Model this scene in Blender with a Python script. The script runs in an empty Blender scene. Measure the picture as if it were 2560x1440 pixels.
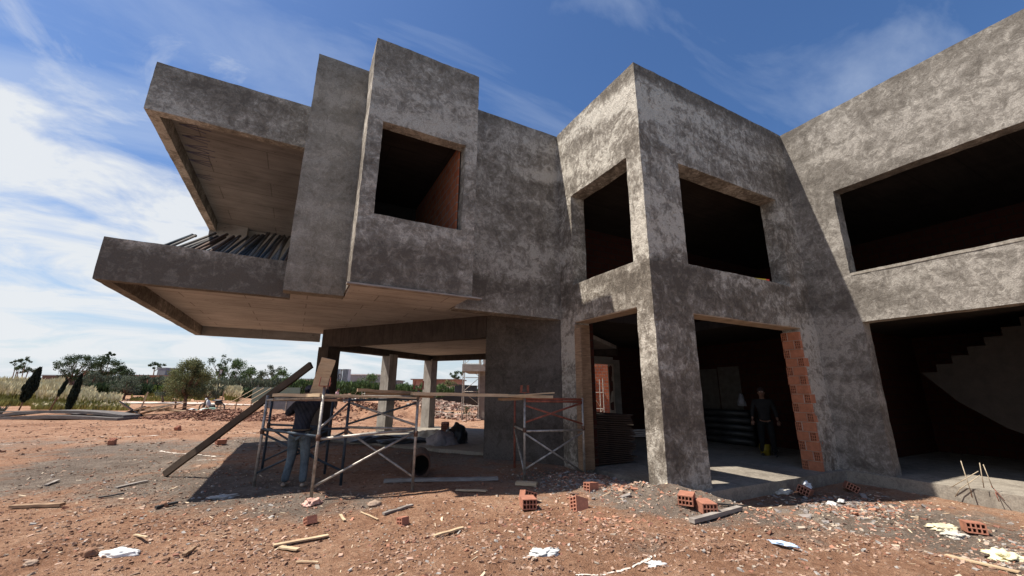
import bpy, bmesh, math, random
import numpy as np
from mathutils import Vector, Matrix, noise
random.seed(7)
R = math.radians
scene = bpy.context.scene
C = scene.collection

# ------------------------------------------------------------------ camera
FPX = 1001.36            # focal length in pixels of a 2560 px wide frame
def _axes(pi, ro, ya):
    cp, sp = math.cos(pi), math.sin(pi)
    up = Vector((0, cp, sp)); fwd = Vector((0, -sp, cp)); rt = Vector((1, 0, 0))
    c, s = math.cos(ro), math.sin(ro)
    rot = Matrix(((c, -s, 0), (s, c, 0), (0, 0, 1)))
    up, fwd, rt = rot @ up, rot @ fwd, rot @ rt
    u = math.sin(ya) * rt + math.cos(ya) * fwd
    v = -math.cos(ya) * rt + math.sin(ya) * fwd
    return Matrix((u, v, up))
CW = _axes(R(14.479), R(-0.46), R(62.34))     # camera axes (right, up, forward) -> world
EYE = Vector((0, 0, 1.6))
cam_data = bpy.data.cameras.new('camera'); cam_data.sensor_width = 36
cam_data.lens = FPX / 2560 * 36; cam_data.clip_start = 0.05; cam_data.clip_end = 6000
cam = bpy.data.objects.new('camera', cam_data); C.objects.link(cam)
m = CW @ Matrix(((1, 0, 0), (0, 1, 0), (0, 0, -1)))
cam.matrix_world = Matrix.Translation(EYE) @ m.to_4x4()
scene.camera = cam
FWD = (CW @ Vector((0, 0, 1))); FWD.z = 0; FWD.normalize()
RGT = Vector((FWD.y, -FWD.x, 0))

# ------------------------------------------------------------------ world, sun, exposure
SUN = Vector((-1, 0.318, 1.786)).normalized()
W = bpy.data.worlds.new('World'); scene.world = W; W.use_nodes = True
nt = W.node_tree; nt.nodes.clear()
def N(t, **k):
    n = nt.nodes.new(t)
    for a, b in k.items(): setattr(n, a, b)
    return n
def L(a, b): nt.links.new(a, b)
def math_(op, a, b=None, c=None):
    n = N('ShaderNodeMath', operation=op)
    for i, v in enumerate((a, b, c)):
        if v is None: continue
        if isinstance(v, (int, float)): n.inputs[i].default_value = v
        else: L(v, n.inputs[i])
    return n.outputs[0]
def mixc(f, a, b, bt='MIX'):
    n = N('ShaderNodeMix', data_type='RGBA', blend_type=bt)
    for i, v in ((0, f), (6, a), (7, b)):
        if isinstance(v, (int, float)): n.inputs[i].default_value = v
        elif isinstance(v, tuple): n.inputs[i].default_value = (*v, 1) if len(v) == 3 else v
        else: L(v, n.inputs[i])
    return n.outputs[2]
def ramp(f, *stops):
    n = N('ShaderNodeValToRGB'); e = n.color_ramp.elements
    while len(e) < len(stops): e.new(0.5)
    for el, (p, c) in zip(e, stops):
        el.position = p; el.color = (*((c,) * 3 if isinstance(c, (int, float)) else c), 1)
    L(f, n.inputs[0]); return n.outputs[0]
sky = N('ShaderNodeTexSky', sky_type='NISHITA', sun_disc=False)
sky.sun_elevation = math.asin(SUN.z); sky.sun_rotation = math.atan2(SUN.x, SUN.y)
sky.air_density = 1.0; sky.dust_density = 0.6; sky.ozone_density = 2.5
tc = N('ShaderNodeTexCoord')
sep = N('ShaderNodeSeparateXYZ'); L(tc.outputs['Generated'], sep.inputs[0])
zc = math_('ADD', math_('MAXIMUM', sep.outputs[2], 0.0), 0.22)
px_ = math_('DIVIDE', sep.outputs[0], zc); py_ = math_('DIVIDE', sep.outputs[1], zc)
comb = N('ShaderNodeCombineXYZ'); L(px_, comb.inputs[0]); L(py_, comb.inputs[1])
# side: +1 to the left of the view, -1 to the right
side = math_('MULTIPLY', math_('ADD', math_('MULTIPLY', sep.outputs[0], -RGT.x), math_('MULTIPLY', sep.outputs[1], -RGT.y)), 1.0)
def cloud(scale, rotz, sc, detail, rough, dist, loc=(0, 0, 0)):
    mp = N('ShaderNodeMapping'); mp.inputs[3].default_value = sc; mp.inputs[2].default_value = (0, 0, rotz); mp.inputs[1].default_value = loc
    L(comb.outputs[0], mp.inputs[0])
    n = N('ShaderNodeTexNoise'); L(mp.outputs[0], n.inputs[0])
    n.inputs['Scale'].default_value = scale; n.inputs['Detail'].default_value = detail
    n.inputs['Roughness'].default_value = rough; n.inputs['Distortion'].default_value = dist
    return n.outputs[0]
big = cloud(1.9, R(25), (0.9, 1.2, 1), 11, 0.6, 0.7, (4.3, 1.6, 0))
wis = cloud(2.2, R(-34), (0.55, 1.25, 1), 9, 0.58, 0.8)
low = math_('SUBTRACT', 1.0, math_('MULTIPLY', sep.outputs[2], 2.0))
# heavy cloud bank low on the left, thin streaks elsewhere
bank = math_('ADD', math_('MULTIPLY', big, 1.0), math_('ADD', math_('MULTIPLY', math_('MAXIMUM', side, -0.5), 0.17), math_('SUBTRACT', ramp(sep.outputs[2], (0.0, 0.34), (0.12, 0.36), (0.36, 0.31), (0.5, 0.16), (0.9, 0.0)), 0.28)))
bankm = ramp(bank, (0.525, 0.0), (0.61, 0.42), (0.70, 0.94))
wism = ramp(math_('ADD', wis, math_('MULTIPLY', side, 0.09)), (0.48, 0.0), (0.74, 0.36))
hs = N('ShaderNodeHueSaturation'); hs.inputs['Saturation'].default_value = 1.2; hs.inputs['Hue'].default_value = 0.506; hs.inputs['Value'].default_value = 0.95
L(sky.outputs[0], hs.inputs['Color'])
skyc = mixc(wism, hs.outputs[0], (4.6, 5.2, 6.2))
hz = ramp(sep.outputs[2], (0.0, 0.9), (0.13, 0.4), (0.28, 0.0))
skyc = mixc(hz, skyc, (4.3, 4.9, 5.6))
skyc = mixc(bankm, skyc, (5.7, 5.9, 6.1))
bg = N('ShaderNodeBackground'); bg.inputs[1].default_value = 0.075
L(skyc, bg.inputs[0]); wo = N('ShaderNodeOutputWorld'); L(bg.outputs[0], wo.inputs[0])

sl = bpy.data.lights.new('sun', 'SUN'); sl.energy = 4.1; sl.angle = R(0.55); sl.color = (1.0, 0.95, 0.87)
sun = bpy.data.objects.new('sun', sl); C.objects.link(sun)
sun.rotation_euler = SUN.to_track_quat('Z', 'Y').to_euler(); sun.location = (-20, 6, 40)
vs = scene.view_settings
vs.view_transform = 'Standard'; vs.look = 'None'; vs.exposure = 0.95; vs.gamma = 1.0
scene.cycles.max_bounces = 8; scene.cycles.diffuse_bounces = 4

# ------------------------------------------------------------------ picture -> world helpers
def ray(px, py):
    return (CW @ Vector((px - 1280, 720 - py, FPX))).normalized()
def at_x(px, py, x): d = ray(px, py); return EYE + d * ((x - EYE.x) / d.x)
def at_y(px, py, y): d = ray(px, py); return EYE + d * ((y - EYE.y) / d.y)
def at_z(px, py, z): d = ray(px, py); return EYE + d * ((z - EYE.z) / d.z)
def at_d(px, py, D): d = ray(px, py); return EYE + d * (D / (d.x * FWD.x + d.y * FWD.y))

def sst(a, b, x):
    t = min(1, max(0, (x - a) / (b - a))); return t * t * (3 - 2 * t)
RUTS = []
MOUNDS = []     # (x, y, radius, height)
def ground_h(x, y, fine=True):
    f = x * FWD.x + y * FWD.y; l = x * RGT.x + y * RGT.y
    h = 0.0
    if fine:
        h += 0.035 * noise.noise(Vector((x * 0.7, y * 0.7, 3.1))) + 0.016 * noise.noise(Vector((x * 2.3, y * 2.3, 8.0)))
        if f < 14: h += 0.009 * noise.noise(Vector((x * 7, y * 7, 1.0)))
    dip = sst(5.9, 7.0, x) * sst(0.9, 2.6, y) * (1 - sst(30, 34, f))
    h -= 0.22 * dip
    if x > 5.6 and y > 5.2 and f < 22 and x < 18: h -= 0.12 * sst(5.2, 5.5, y)
    if x > 10.6 and y < 5.2 and x < 18: h -= 0.12 * sst(10.6, 10.9, x)
    # low bank of soil far on the left
    h += 1.1 * sst(-22, -34, l) * sst(38, 52, f) + 0.5 * sst(-10, -30, l) * sst(44, 60, f)
    if f < 30:
        for ax, ay, bx, by, w in RUTS:
            dx, dy = bx - ax, by - ay; t = ((x - ax) * dx + (y - ay) * dy) / (dx * dx + dy * dy)
            if -.05 < t < 1.05:
                off = abs((x - ax) * dy - (y - ay) * dx) / math.hypot(dx, dy) + .05 * math.sin(t * 9)
                if off < w * 2:
                    fade = min(1, (t + .05) * 6, (1.05 - t) * 6); h += fade * (-.032 * math.exp(-(off / w) ** 2 * 2) + .018 * math.exp(-((off - w * 1.15) / (w * .35)) ** 2))
    top = 0.0
    for mx, my, mr, mh in MOUNDS:
        d2 = ((x - mx) ** 2 + (y - my) ** 2) / (mr * mr)
        if d2 < 6:
            k = mh * math.exp(-d2)
            if fine: k *= 1 + 0.7 * noise.noise(Vector((x * 2.4 / max(mr, .5), y * 2.4 / max(mr, .5), 5))) + .35 * noise.noise(Vector((x * 4.5, y * 4.5, 2)))
            if k > top: top = k
    return h + top
def at_g(px, py):
    p = at_z(px, py, 0)
    for _ in range(4): p = at_z(px, py, ground_h(p.x, p.y))
    return p
def G(x, y): return Vector((x, y, ground_h(x, y)))

# ------------------------------------------------------------------ tags and objects
def tag(o, label=None, cat=None, group=None, kind=None):
    if label: o['label'] = label
    if cat: o['category'] = cat
    if group: o['group'] = group
    if kind: o['kind'] = kind
    return o
def empty(name, loc=(0, 0, 0), rz=0.0):
    o = bpy.data.objects.new(name, None); C.objects.link(o)
    o.location = loc; o.rotation_euler = (0, 0, rz); o.empty_display_size = 0.2; return o
def link_mesh(name, me, mat=None, parent=None, smooth=False):
    o = bpy.data.objects.new(name, me); C.objects.link(o)
    if mat is not None:
        for mm in (mat if isinstance(mat, (list, tuple)) else [mat]): me.materials.append(mm)
    if parent: o.parent = parent
    if smooth:
        me.polygons.foreach_set('use_smooth', [True] * len(me.polygons))
    return o
def pym(name, verts, faces, mat=None, parent=None, smooth=False, mi=None):
    me = bpy.data.meshes.new(name); me.from_pydata([tuple(v) for v in verts], [], faces); me.update()
    o = link_mesh(name, me, mat, parent, smooth)
    if mi: me.polygons.foreach_set('material_index', mi)
    return o
def children(o): return [c for c in bpy.data.objects if c.parent == o]
def copy_tree(o, parent=None):
    c = o.copy(); C.objects.link(c); c.parent = parent
    for ch in list(o.children): copy_tree(ch, c)
    return c

class MB:
    """collects shapes into one mesh"""
    def __init__(s): s.v = []; s.f = []; s.m = []
    def add(s, vs, fs, mi=0):
        b = len(s.v); s.v += [Vector(v) for v in vs]; s.f += [tuple(i + b for i in f) for f in fs]; s.m += [mi] * len(fs)
    def box(s, c, d, rot=None, mi=0, jit=0.0):
        c = Vector(c); h = [x / 2 for x in d]
        vs = []
        for z in (-1, 1):
            for y in (-1, 1):
                for x in (-1, 1):
                    p = Vector((x * h[0], y * h[1], z * h[2]))
                    if jit: p = Vector((p.x * (1 + random.uniform(-jit, jit)), p.y * (1 + random.uniform(-jit, jit)), p.z * (1 + random.uniform(-jit, jit))))
                    if rot is not None: p = rot @ p
                    vs.append(c + p)
        s.add(vs, [(0, 2, 3, 1), (4, 5, 7, 6), (0, 1, 5, 4), (2, 6, 7, 3), (0, 4, 6, 2), (1, 3, 7, 5)], mi)
    def bar(s, a, b, w, t, mi=0, up=Vector((0, 0, 1)), seg=1, wob=0.0):
        """rectangular bar from a to b; w sideways, t along 'up'"""
        a = Vector(a); b = Vector(b); d = (b - a).normalized()
        sd = d.cross(up)
        if sd.length < 1e-4: sd = Vector((1, 0, 0))
        sd.normalize(); u = sd.cross(d).normalized()
        rings = []
        for i in range(seg + 1):
            p = a.lerp(b, i / seg)
            if wob and 0 < i < seg: p = p + u * random.uniform(-wob, wob) + sd * random.uniform(-wob, wob)
            rings.append([p + sd * (x * w / 2) + u * (y * t / 2) for x, y in ((-1, -1), (1, -1), (1, 1), (-1, 1))])
        vs = [v for r in rings for v in r]; fs = []
        for i in range(seg):
            for k in range(4):
                fs.append((i * 4 + k, i * 4 + (k + 1) % 4, i * 4 + 4 + (k + 1) % 4, i * 4 + 4 + k))
        fs.append((3, 2, 1, 0)); e = seg * 4; fs.append((e, e + 1, e + 2, e + 3))
        s.add(vs, fs, mi)
    def tube(s, pts, r, n=8, mi=0, r2=None, cap=True):
        pts = [Vector(p) for p in pts]; vs = []; fs = []
        k = len(pts)
        for i, p in enumerate(pts):
            d = (pts[min(i + 1, k - 1)] - pts[max(i - 1, 0)]).normalized()
            a = d.cross(Vector((0.13, 0.21, 0.97)))
            if a.length < 1e-3: a = d.cross(Vector((1, 0, 0)))
            a.normalize(); b = d.cross(a)
            rr = r if r2 is None else r + (r2 - r) * i / (k - 1)
            for j in range(n):
                t = 2 * math.pi * j / n; vs.append(p + a * (math.cos(t) * rr) + b * (math.sin(t) * rr))
        for i in range(k - 1):
            for j in range(n):
                fs.append((i * n + j, i * n + (j + 1) % n, (i + 1) * n + (j + 1) % n, (i + 1) * n + j))
        if cap:
            fs.append(tuple(range(n - 1, -1, -1))); fs.append(tuple((k - 1) * n + j for j in range(n)))
        s.add(vs, fs, mi)
    def prism(s, pts, z0, z1, mi=0):
        n = len(pts); vs = [(p[0], p[1], z0) for p in pts] + [(p[0], p[1], z1) for p in pts]
        fs = [tuple(range(n - 1, -1, -1)), tuple(range(n, 2 * n))] + [(i, (i + 1) % n, n + (i + 1) % n, n + i) for i in range(n)]
        s.add(vs, fs, mi)
    def build(s, name, mat, parent=None, smooth=False, local=None):
        vs = s.v
        if local is not None: vs = [v - Vector(local) for v in vs]
        o = pym(name, vs, s.f, mat, parent, smooth, s.m if max(s.m, default=0) else None)
        if local is not None and parent is None: o.location = local
        return o

def wobble(p, a, sc=1.3):
    n1 = noise.noise_vector(Vector(p) * sc); n2 = noise.noise_vector(Vector(p) * sc * 4.3)
    return Vector(p) + (n1 * 0.6 + n2 * 0.55) * a
def rect_solid(name, boxes, voids, mat, parent=None, seg=0.16, jit=0.012, xf=None):
    """union of axis-aligned boxes minus voids, outer faces only, finely divided and slightly uneven"""
    eps = 1e-3
    cs = []
    for a in range(3):
        vals = set()
        for b in boxes + voids:
            vals.add(round(b[a * 2], 4)); vals.add(round(b[a * 2 + 1], 4))
        lo = min(b[a * 2] for b in boxes); hi = max(b[a * 2 + 1] for b in boxes)
        cs.append(sorted(v for v in vals if lo - eps <= v <= hi + eps))
    nx, ny, nz = (len(c) - 1 for c in cs)
    def inside(b, p): return all(b[a * 2] < p[a] < b[a * 2 + 1] for a in range(3))
    occ = {}
    for i in range(nx):
        for j in range(ny):
            for k in range(nz):
                p = ((cs[0][i] + cs[0][i + 1]) / 2, (cs[1][j] + cs[1][j + 1]) / 2, (cs[2][k] + cs[2][k + 1]) / 2)
                if any(inside(b, p) for b in boxes) and not any(inside(b, p) for b in voids): occ[i, j, k] = 1
    ends = [c[:] for c in cs]
    vid = {}; V = []; F = []
    def vert(p):
        key = (round(p[0], 4), round(p[1], 4), round(p[2], 4))
        if key not in vid:
            vid[key] = len(V); V.append(p)
        return vid[key]
    def face(ax, val, a0, a1, b0, b1, flip):
        A, B = [t for t in range(3) if t != ax]
        na = max(1, round((a1 - a0) / seg)); nb = max(1, round((b1 - b0) / seg))
        for i in range(na):
            for j in range(nb):
                q = []
                for di, dj in ((0, 0), (1, 0), (1, 1), (0, 1)):
                    p = [0, 0, 0]; p[ax] = val; p[A] = a0 + (a1 - a0) * (i + di) / na; p[B] = b0 + (b1 - b0) * (j + dj) / nb
                    q.append(vert(p))
                F.append(tuple(q[::-1]) if flip else tuple(q))
    for (i, j, k) in occ:
        idx = (i, j, k)
        for ax in range(3):
            for s in (-1, 1):
                nb_ = list(idx); nb_[ax] += s
                if tuple(nb_) in occ: continue
                A, B = [t for t in range(3) if t != ax]
                val = cs[ax][idx[ax] + (1 if s > 0 else 0)]
                flip = (s < 0) ^ (ax == 1)
                face(ax, val, cs[A][idx[A]], cs[A][idx[A] + 1], cs[B][idx[B]], cs[B][idx[B] + 1], flip)
    if xf is not None: V = [xf @ Vector(p) for p in V]
    V = [wobble(p, jit) for p in V]
    return pym(name, V, F, mat, parent)

# ------------------------------------------------------------------ materials
MATS = {}
def new_mat(name):
    global nt
    mt = bpy.data.materials.new(name); mt.use_nodes = True; nt = mt.node_tree; nt.nodes.clear()
    out = N('ShaderNodeOutputMaterial'); b = N('ShaderNodeBsdfPrincipled'); L(b.outputs[0], out.inputs[0])
    b.inputs['Roughness'].default_value = 0.9; b.inputs['Specular IOR Level'].default_value = 0.2
    return mt, b
def coord(sc=(1, 1, 1), rot=(0, 0, 0), kind='Object'):
    t = N('ShaderNodeTexCoord'); mp = N('ShaderNodeMapping'); L(t.outputs[kind], mp.inputs[0])
    mp.inputs[3].default_value = sc; mp.inputs[2].default_value = rot; return mp.outputs[0]
def nz(co, scale, detail=6, rough=0.6, dist=0.0):
    n = N('ShaderNodeTexNoise'); L(co, n.inputs[0]); n.inputs['Scale'].default_value = scale
    n.inputs['Detail'].default_value = detail; n.inputs['Roughness'].default_value = rough; n.inputs['Distortion'].default_value = dist
    return n.outputs[0]
def bump(b, h, strength, dist=0.02, prev=None):
    n = N('ShaderNodeBump'); n.inputs['Strength'].default_value = strength; n.inputs['Distance'].default_value = dist
    L(h, n.inputs['Height'])
    if prev is not None: L(prev, n.inputs['Normal'])
    L(n.outputs[0], b.inputs['Normal']); return n.outputs[0]
def plain(name, c, rough=0.8, metal=0.0, var=0.25, sc=6.0, bmp=0.0, spec=0.25):
    if name in MATS: return MATS[name]
    mt, b = new_mat(name)
    co = coord()
    n = nz(co, sc, 5, 0.6)
    lo = tuple(x * (1 - var) for x in c); hi = tuple(min(1, x * (1 + var)) for x in c)
    L(ramp(n, (0.3, lo), (0.7, hi)), b.inputs['Base Color'])
    b.inputs['Roughness'].default_value = rough; b.inputs['Metallic'].default_value = metal; b.inputs['Specular IOR Level'].default_value = spec
    if bmp: bump(b, nz(co, sc * 5, 4), bmp)
    MATS[name] = mt; return mt

def plaster(name, light, mid, dark, bias=0.0, rough_amt=1.0):
    mt, b = new_mat(name)
    co = coord()
    broad = nz(coord((.32, .32, 1.35)), 1.0, 5, 0.55, 0.4)
    vert = nz(coord((2.6, 2.6, .3)), 1.3, 4, 0.6, 0.6)
    med = nz(co, 2.3, 8, 0.68, 1.1)
    st = nz(coord((1.0, 1.0, 0.9)), 7.0, 8, 0.7, 1.3)
    fine = nz(co, 40, 5, 0.7)
    f1 = math_('ADD', math_('ADD', math_('MULTIPLY', broad, 0.32), math_('MULTIPLY', vert, 0.08)), math_('ADD', math_('MULTIPLY', med, 0.28), math_('MULTIPLY', st, 0.32)))
    # damp, less cured courses just under the parapet and at the foot of the upper storey
    sz = N('ShaderNodeSeparateXYZ'); tcz = N('ShaderNodeTexCoord'); L(tcz.outputs['Object'], sz.inputs[0])
    zz = math_('DIVIDE', math_('ADD', sz.outputs[2], math_('MULTIPLY', med, 0.9)), 10.0)
    band = ramp(zz, (0.0, 0.3), (0.10, 0.0), (0.36, 0.0), (0.39, 0.75), (0.435, 0.6), (0.455, 0.0), (0.845, 0.0), (0.87, 0.7))
    f1 = math_('ADD', math_('SUBTRACT', f1, math_('MULTIPLY', band, 0.045)), bias)
    col = ramp(f1, (0.41, dark), (0.465, mid), (0.505, tuple(a * 0.65 + c * 0.35 for a, c in zip(mid, light))), (0.545, light))
    col = mixc(math_('MULTIPLY', ramp(fine, (0.35, 1.0), (0.6, 0.0)), 0.4), col, tuple(x * 0.6 for x in dark))
    L(col, b.inputs['Base Color'])
    warp = nz(coord((1, 1, 0.8)), 9.0, 8, 0.68, 1.6)
    warp2 = nz(co, 2.0, 3, 0.5, 0.4)
    p = bump(b, math_('ADD', warp, math_('MULTIPLY', warp2, 0.6)), 0.7 * rough_amt, 0.034)
    p = bump(b, nz(co, 30, 6, 0.7, 0.8), 0.55 * rough_amt, 0.012, p)
    MATS[name] = mt; return mt
M_PL = plaster('plaster', (0.47, 0.42, 0.352), (0.205, 0.176, 0.142), (0.125, 0.104, 0.083), -0.004)
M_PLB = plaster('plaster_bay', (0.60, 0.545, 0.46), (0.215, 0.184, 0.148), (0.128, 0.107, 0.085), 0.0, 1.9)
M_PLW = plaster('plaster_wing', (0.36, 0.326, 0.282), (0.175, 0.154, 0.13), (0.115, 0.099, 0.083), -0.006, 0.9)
M_SM = plaster('plaster_smooth', (0.35, 0.312, 0.262), (0.235, 0.207, 0.168), (0.155, 0.134, 0.107), 0.0, 0.5)

def formed(name, c1, c2, boards=0.5, lines=0.35):
    """concrete cast against boards: faint board marks and panel joints"""
    mt, b = new_mat(name)
    co = coord()
    g = nz(coord((0.35, 3.0, 1)), 3.0, 6, 0.6, 0.5)
    n = nz(co, 1.2, 5, 0.6, 0.5)
    col = ramp(math_('ADD', math_('MULTIPLY', g, 0.5), math_('MULTIPLY', n, 0.5)), (0.38, c2), (0.62, c1))
    br = N('ShaderNodeTexBrick'); L(coord((1, 1, 1)), br.inputs[0])
    br.inputs['Scale'].default_value = 1.0; br.inputs['Mortar Size'].default_value = 0.012; br.inputs['Brick Width'].default_value = 2.4; br.inputs['Row Height'].default_value = boards
    br.inputs['Color1'].default_value = (1, 1, 1, 1); br.inputs['Color2'].default_value = (0.86, 0.86, 0.86, 1); br.inputs['Mortar'].default_value = (0.45, 0.42, 0.4, 1)
    col = mixc(lines * 2, col, br.outputs[0], 'MULTIPLY')
    sp = nz(co, 9, 3, 0.5, 2.0)
    col = mixc(ramp(sp, (0.66, 0.0), (0.72, 0.7)), col, tuple(x * 0.35 for x in c2))
    L(col, b.inputs['Base Color']); bump(b, br.outputs[1], 0.4, 0.006); MATS[name] = mt; return mt
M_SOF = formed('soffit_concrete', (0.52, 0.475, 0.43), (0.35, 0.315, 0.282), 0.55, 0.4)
M_BEAM = formed('shade_toned_beam', (0.085, 0.066, 0.054), (0.045, 0.035, 0.029), 0.3, 0.2)  # shade under the cantilever is put into this darkened concrete colour
M_TW = plaster('shade_toned_plaster', (0.14, 0.118, 0.10), (0.088, 0.073, 0.061), (0.055, 0.045, 0.038), 0.0, 0.5)  # plaster darkened to carry the terrace wall's shade in its colour
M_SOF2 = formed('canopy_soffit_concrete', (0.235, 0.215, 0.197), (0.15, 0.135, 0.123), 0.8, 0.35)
M_CON = formed('column_concrete', (0.36, 0.33, 0.29), (0.21, 0.185, 0.16), 0.6, 0.2)
M_FLOOR = plaster('floor_concrete', (0.33, 0.29, 0.235), (0.23, 0.198, 0.16), (0.15, 0.128, 0.102), 0.02, 0.3)

def brick_mat(name, c1, c2, mortar, sc=1.0, bw=0.3, rh=0.2, rot=(0, 0, 0)):
    mt, b = new_mat(name)
    t = N('ShaderNodeTexCoord'); s = N('ShaderNodeSeparateXYZ'); L(t.outputs['Object'], s.inputs[0])
    cmb = N('ShaderNodeCombineXYZ'); L(math_('ADD', s.outputs[0], s.outputs[1]), cmb.inputs[0]); L(s.outputs[2], cmb.inputs[1])
    br = N('ShaderNodeTexBrick'); L(cmb.outputs[0], br.inputs[0])
    br.inputs['Scale'].default_value = sc; br.inputs['Mortar Size'].default_value = 0.012
    br.inputs['Brick Width'].default_value = bw; br.inputs['Row Height'].default_value = rh; br.inputs['Bias'].default_value = 0.0
    br.inputs['Color1'].default_value = (*c1, 1); br.inputs['Color2'].default_value = (*c2, 1); br.inputs['Mortar'].default_value = (*mortar, 1)
    col = mixc(0.5, br.outputs[0], ramp(nz(coord(), 7, 5, 0.65), (0.3, 0.45), (0.7, 1.0)), 'MULTIPLY')
    L(col, b.inputs['Base Color']); bump(b, br.outputs[1], 0.6, -0.01); MATS[name] = mt; return mt
M_BRK = brick_mat('hollow_brickwork', (0.36, 0.10, 0.045), (0.42, 0.14, 0.065), (0.24, 0.21, 0.18))
M_BRD = brick_mat('shade_toned_brickwork', (0.05, 0.012, 0.008), (0.058, 0.017, 0.010), (0.03, 0.023, 0.02))  # brick colour lowered so the interior walls look deep in shade
M_INT = formed('shade_toned_concrete', (0.04, 0.032, 0.028), (0.022, 0.018, 0.015), 0.8)  # interior shade painted in: concrete colour set far darker than outside

def wood(name, c1, c2, sc=(1, 1, 1)):
    mt, b = new_mat(name)
    g = nz(coord((2.5 * sc[0], 2.5 * sc[1], 22 * sc[2])), 1.6, 5, 0.6, 0.8)
    n = nz(coord(), 3, 4)
    col = ramp(math_('ADD', math_('MULTIPLY', g, 0.65), math_('MULTIPLY', n, 0.35)), (0.35, c2), (0.65, c1))
    L(col, b.inputs['Base Color']); bump(b, g, 0.3, 0.004); b.inputs['Roughness'].default_value = 0.85
    MATS[name] = mt; return mt
M_WOOD = wood('weathered_timber', (0.36, 0.24, 0.15), (0.17, 0.105, 0.065))
M_WOODL = wood('pale_timber', (0.62, 0.47, 0.30), (0.40, 0.28, 0.17))
M_WOODG = wood('grey_timber', (0.36, 0.32, 0.28), (0.17, 0.14, 0.12))
M_PLY = wood('film_faced_plywood', (0.08, 0.052, 0.038), (0.035, 0.023, 0.018))
M_TUBE = plain('galvanised_tube', (0.37, 0.335, 0.29), 0.5, 0.55, 0.45, 14, 0.2)
M_TUBER = plain('rusty_red_tube', (0.26, 0.085, 0.055), 0.7, 0.2, 0.4, 12, 0.2)
M_TUBEB = plain('blue_painted_tube', (0.045, 0.06, 0.075), 0.55, 0.2, 0.4, 12, 0.2)
M_STEEL = plain('dark_steel', (0.045, 0.043, 0.042), 0.65, 0.1, 0.3)
M_REBAR = plain('pale_rebar', (0.42, 0.34, 0.24), 0.8, 0.2, 0.3, 20)
M_TARP = plain('black_sheeting', (0.02, 0.022, 0.024), 0.45, 0, 0.4, 3, 0.2, 0.5)
M_WHITE = plain('white_sacking', (0.58, 0.57, 0.54), 0.6, 0, 0.12, 8, 0.3)
M_PAPER = plain('cement_bag_paper', (0.55, 0.50, 0.42), 0.85, 0, 0.2, 8, 0.3)
M_ORANGE = plain('fired_clay', (0.36, 0.155, 0.10), 0.85, 0, 0.2, 9, 0.25)
M_HOLE = plain('clay_hollow', (0.10, 0.03, 0.018), 0.9, 0, 0.2)
M_MORTAR = plain('mortar', (0.34, 0.31, 0.28), 0.95, 0, 0.2, 14, 0.4)

# ------------------------------------------------------------------ the ground
for a_, b_, w_ in (((1180, 1438), (2100, 1318), .13), ((1420, 1440), (2300, 1330), .13), ((-40, 1085), (700, 1062), .22), ((-40, 1102), (720, 1076), .22), ((-40, 1140), (420, 1072), .2), ((150, 1062), (900, 1050), .22), ((-60, 1400), (600, 1330), .12)):
    A_ = at_z(*a_, 0); B_ = at_z(*b_, 0); RUTS.append((A_.x, A_.y, B_.x, B_.y, w_))
MOUNDS += [(5.30, 4.95, 0.65, 0.17), (4.75, 5.75, 0.6, 0.10), (4.9, 6.6, 0.5, 0.10)]
for pxy, r, hh in (((440, 1041), .7, .30), ((462, 1040), .8, .42), ((495, 1043), 1.0, .40), ((530, 1046), .9, .35), ((560, 1044), .8, .34), ((590, 1046), .9, .42), ((625, 1045), .9, .36), ((660, 1046), .9, .5), ((690, 1045), .8, .45), ((730, 1046), .9, .5), ((800, 1046), 1.0, .4)):
    p = at_z(*pxy, 0); MOUNDS.append((p.x, p.y, r, hh))
for px, D, r, hh in ((915, 25, 1.5, .62), (985, 31, 2.0, 1.0), (870, 24, 1.1, .4), (1035, 29, 1.6, .7), (1060, 38, 1.4, .9), (960, 42, 1.6, .7), (865, 45, 1.8, .7)):
    p = at_d(px, 980, D); MOUNDS.append((p.x, p.y, r, hh))
MOUNDS.append((12.2, 1.6, 0.8, 0.45)); MOUNDS.append((12.0, 0.4, 1.0, 0.5))

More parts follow.
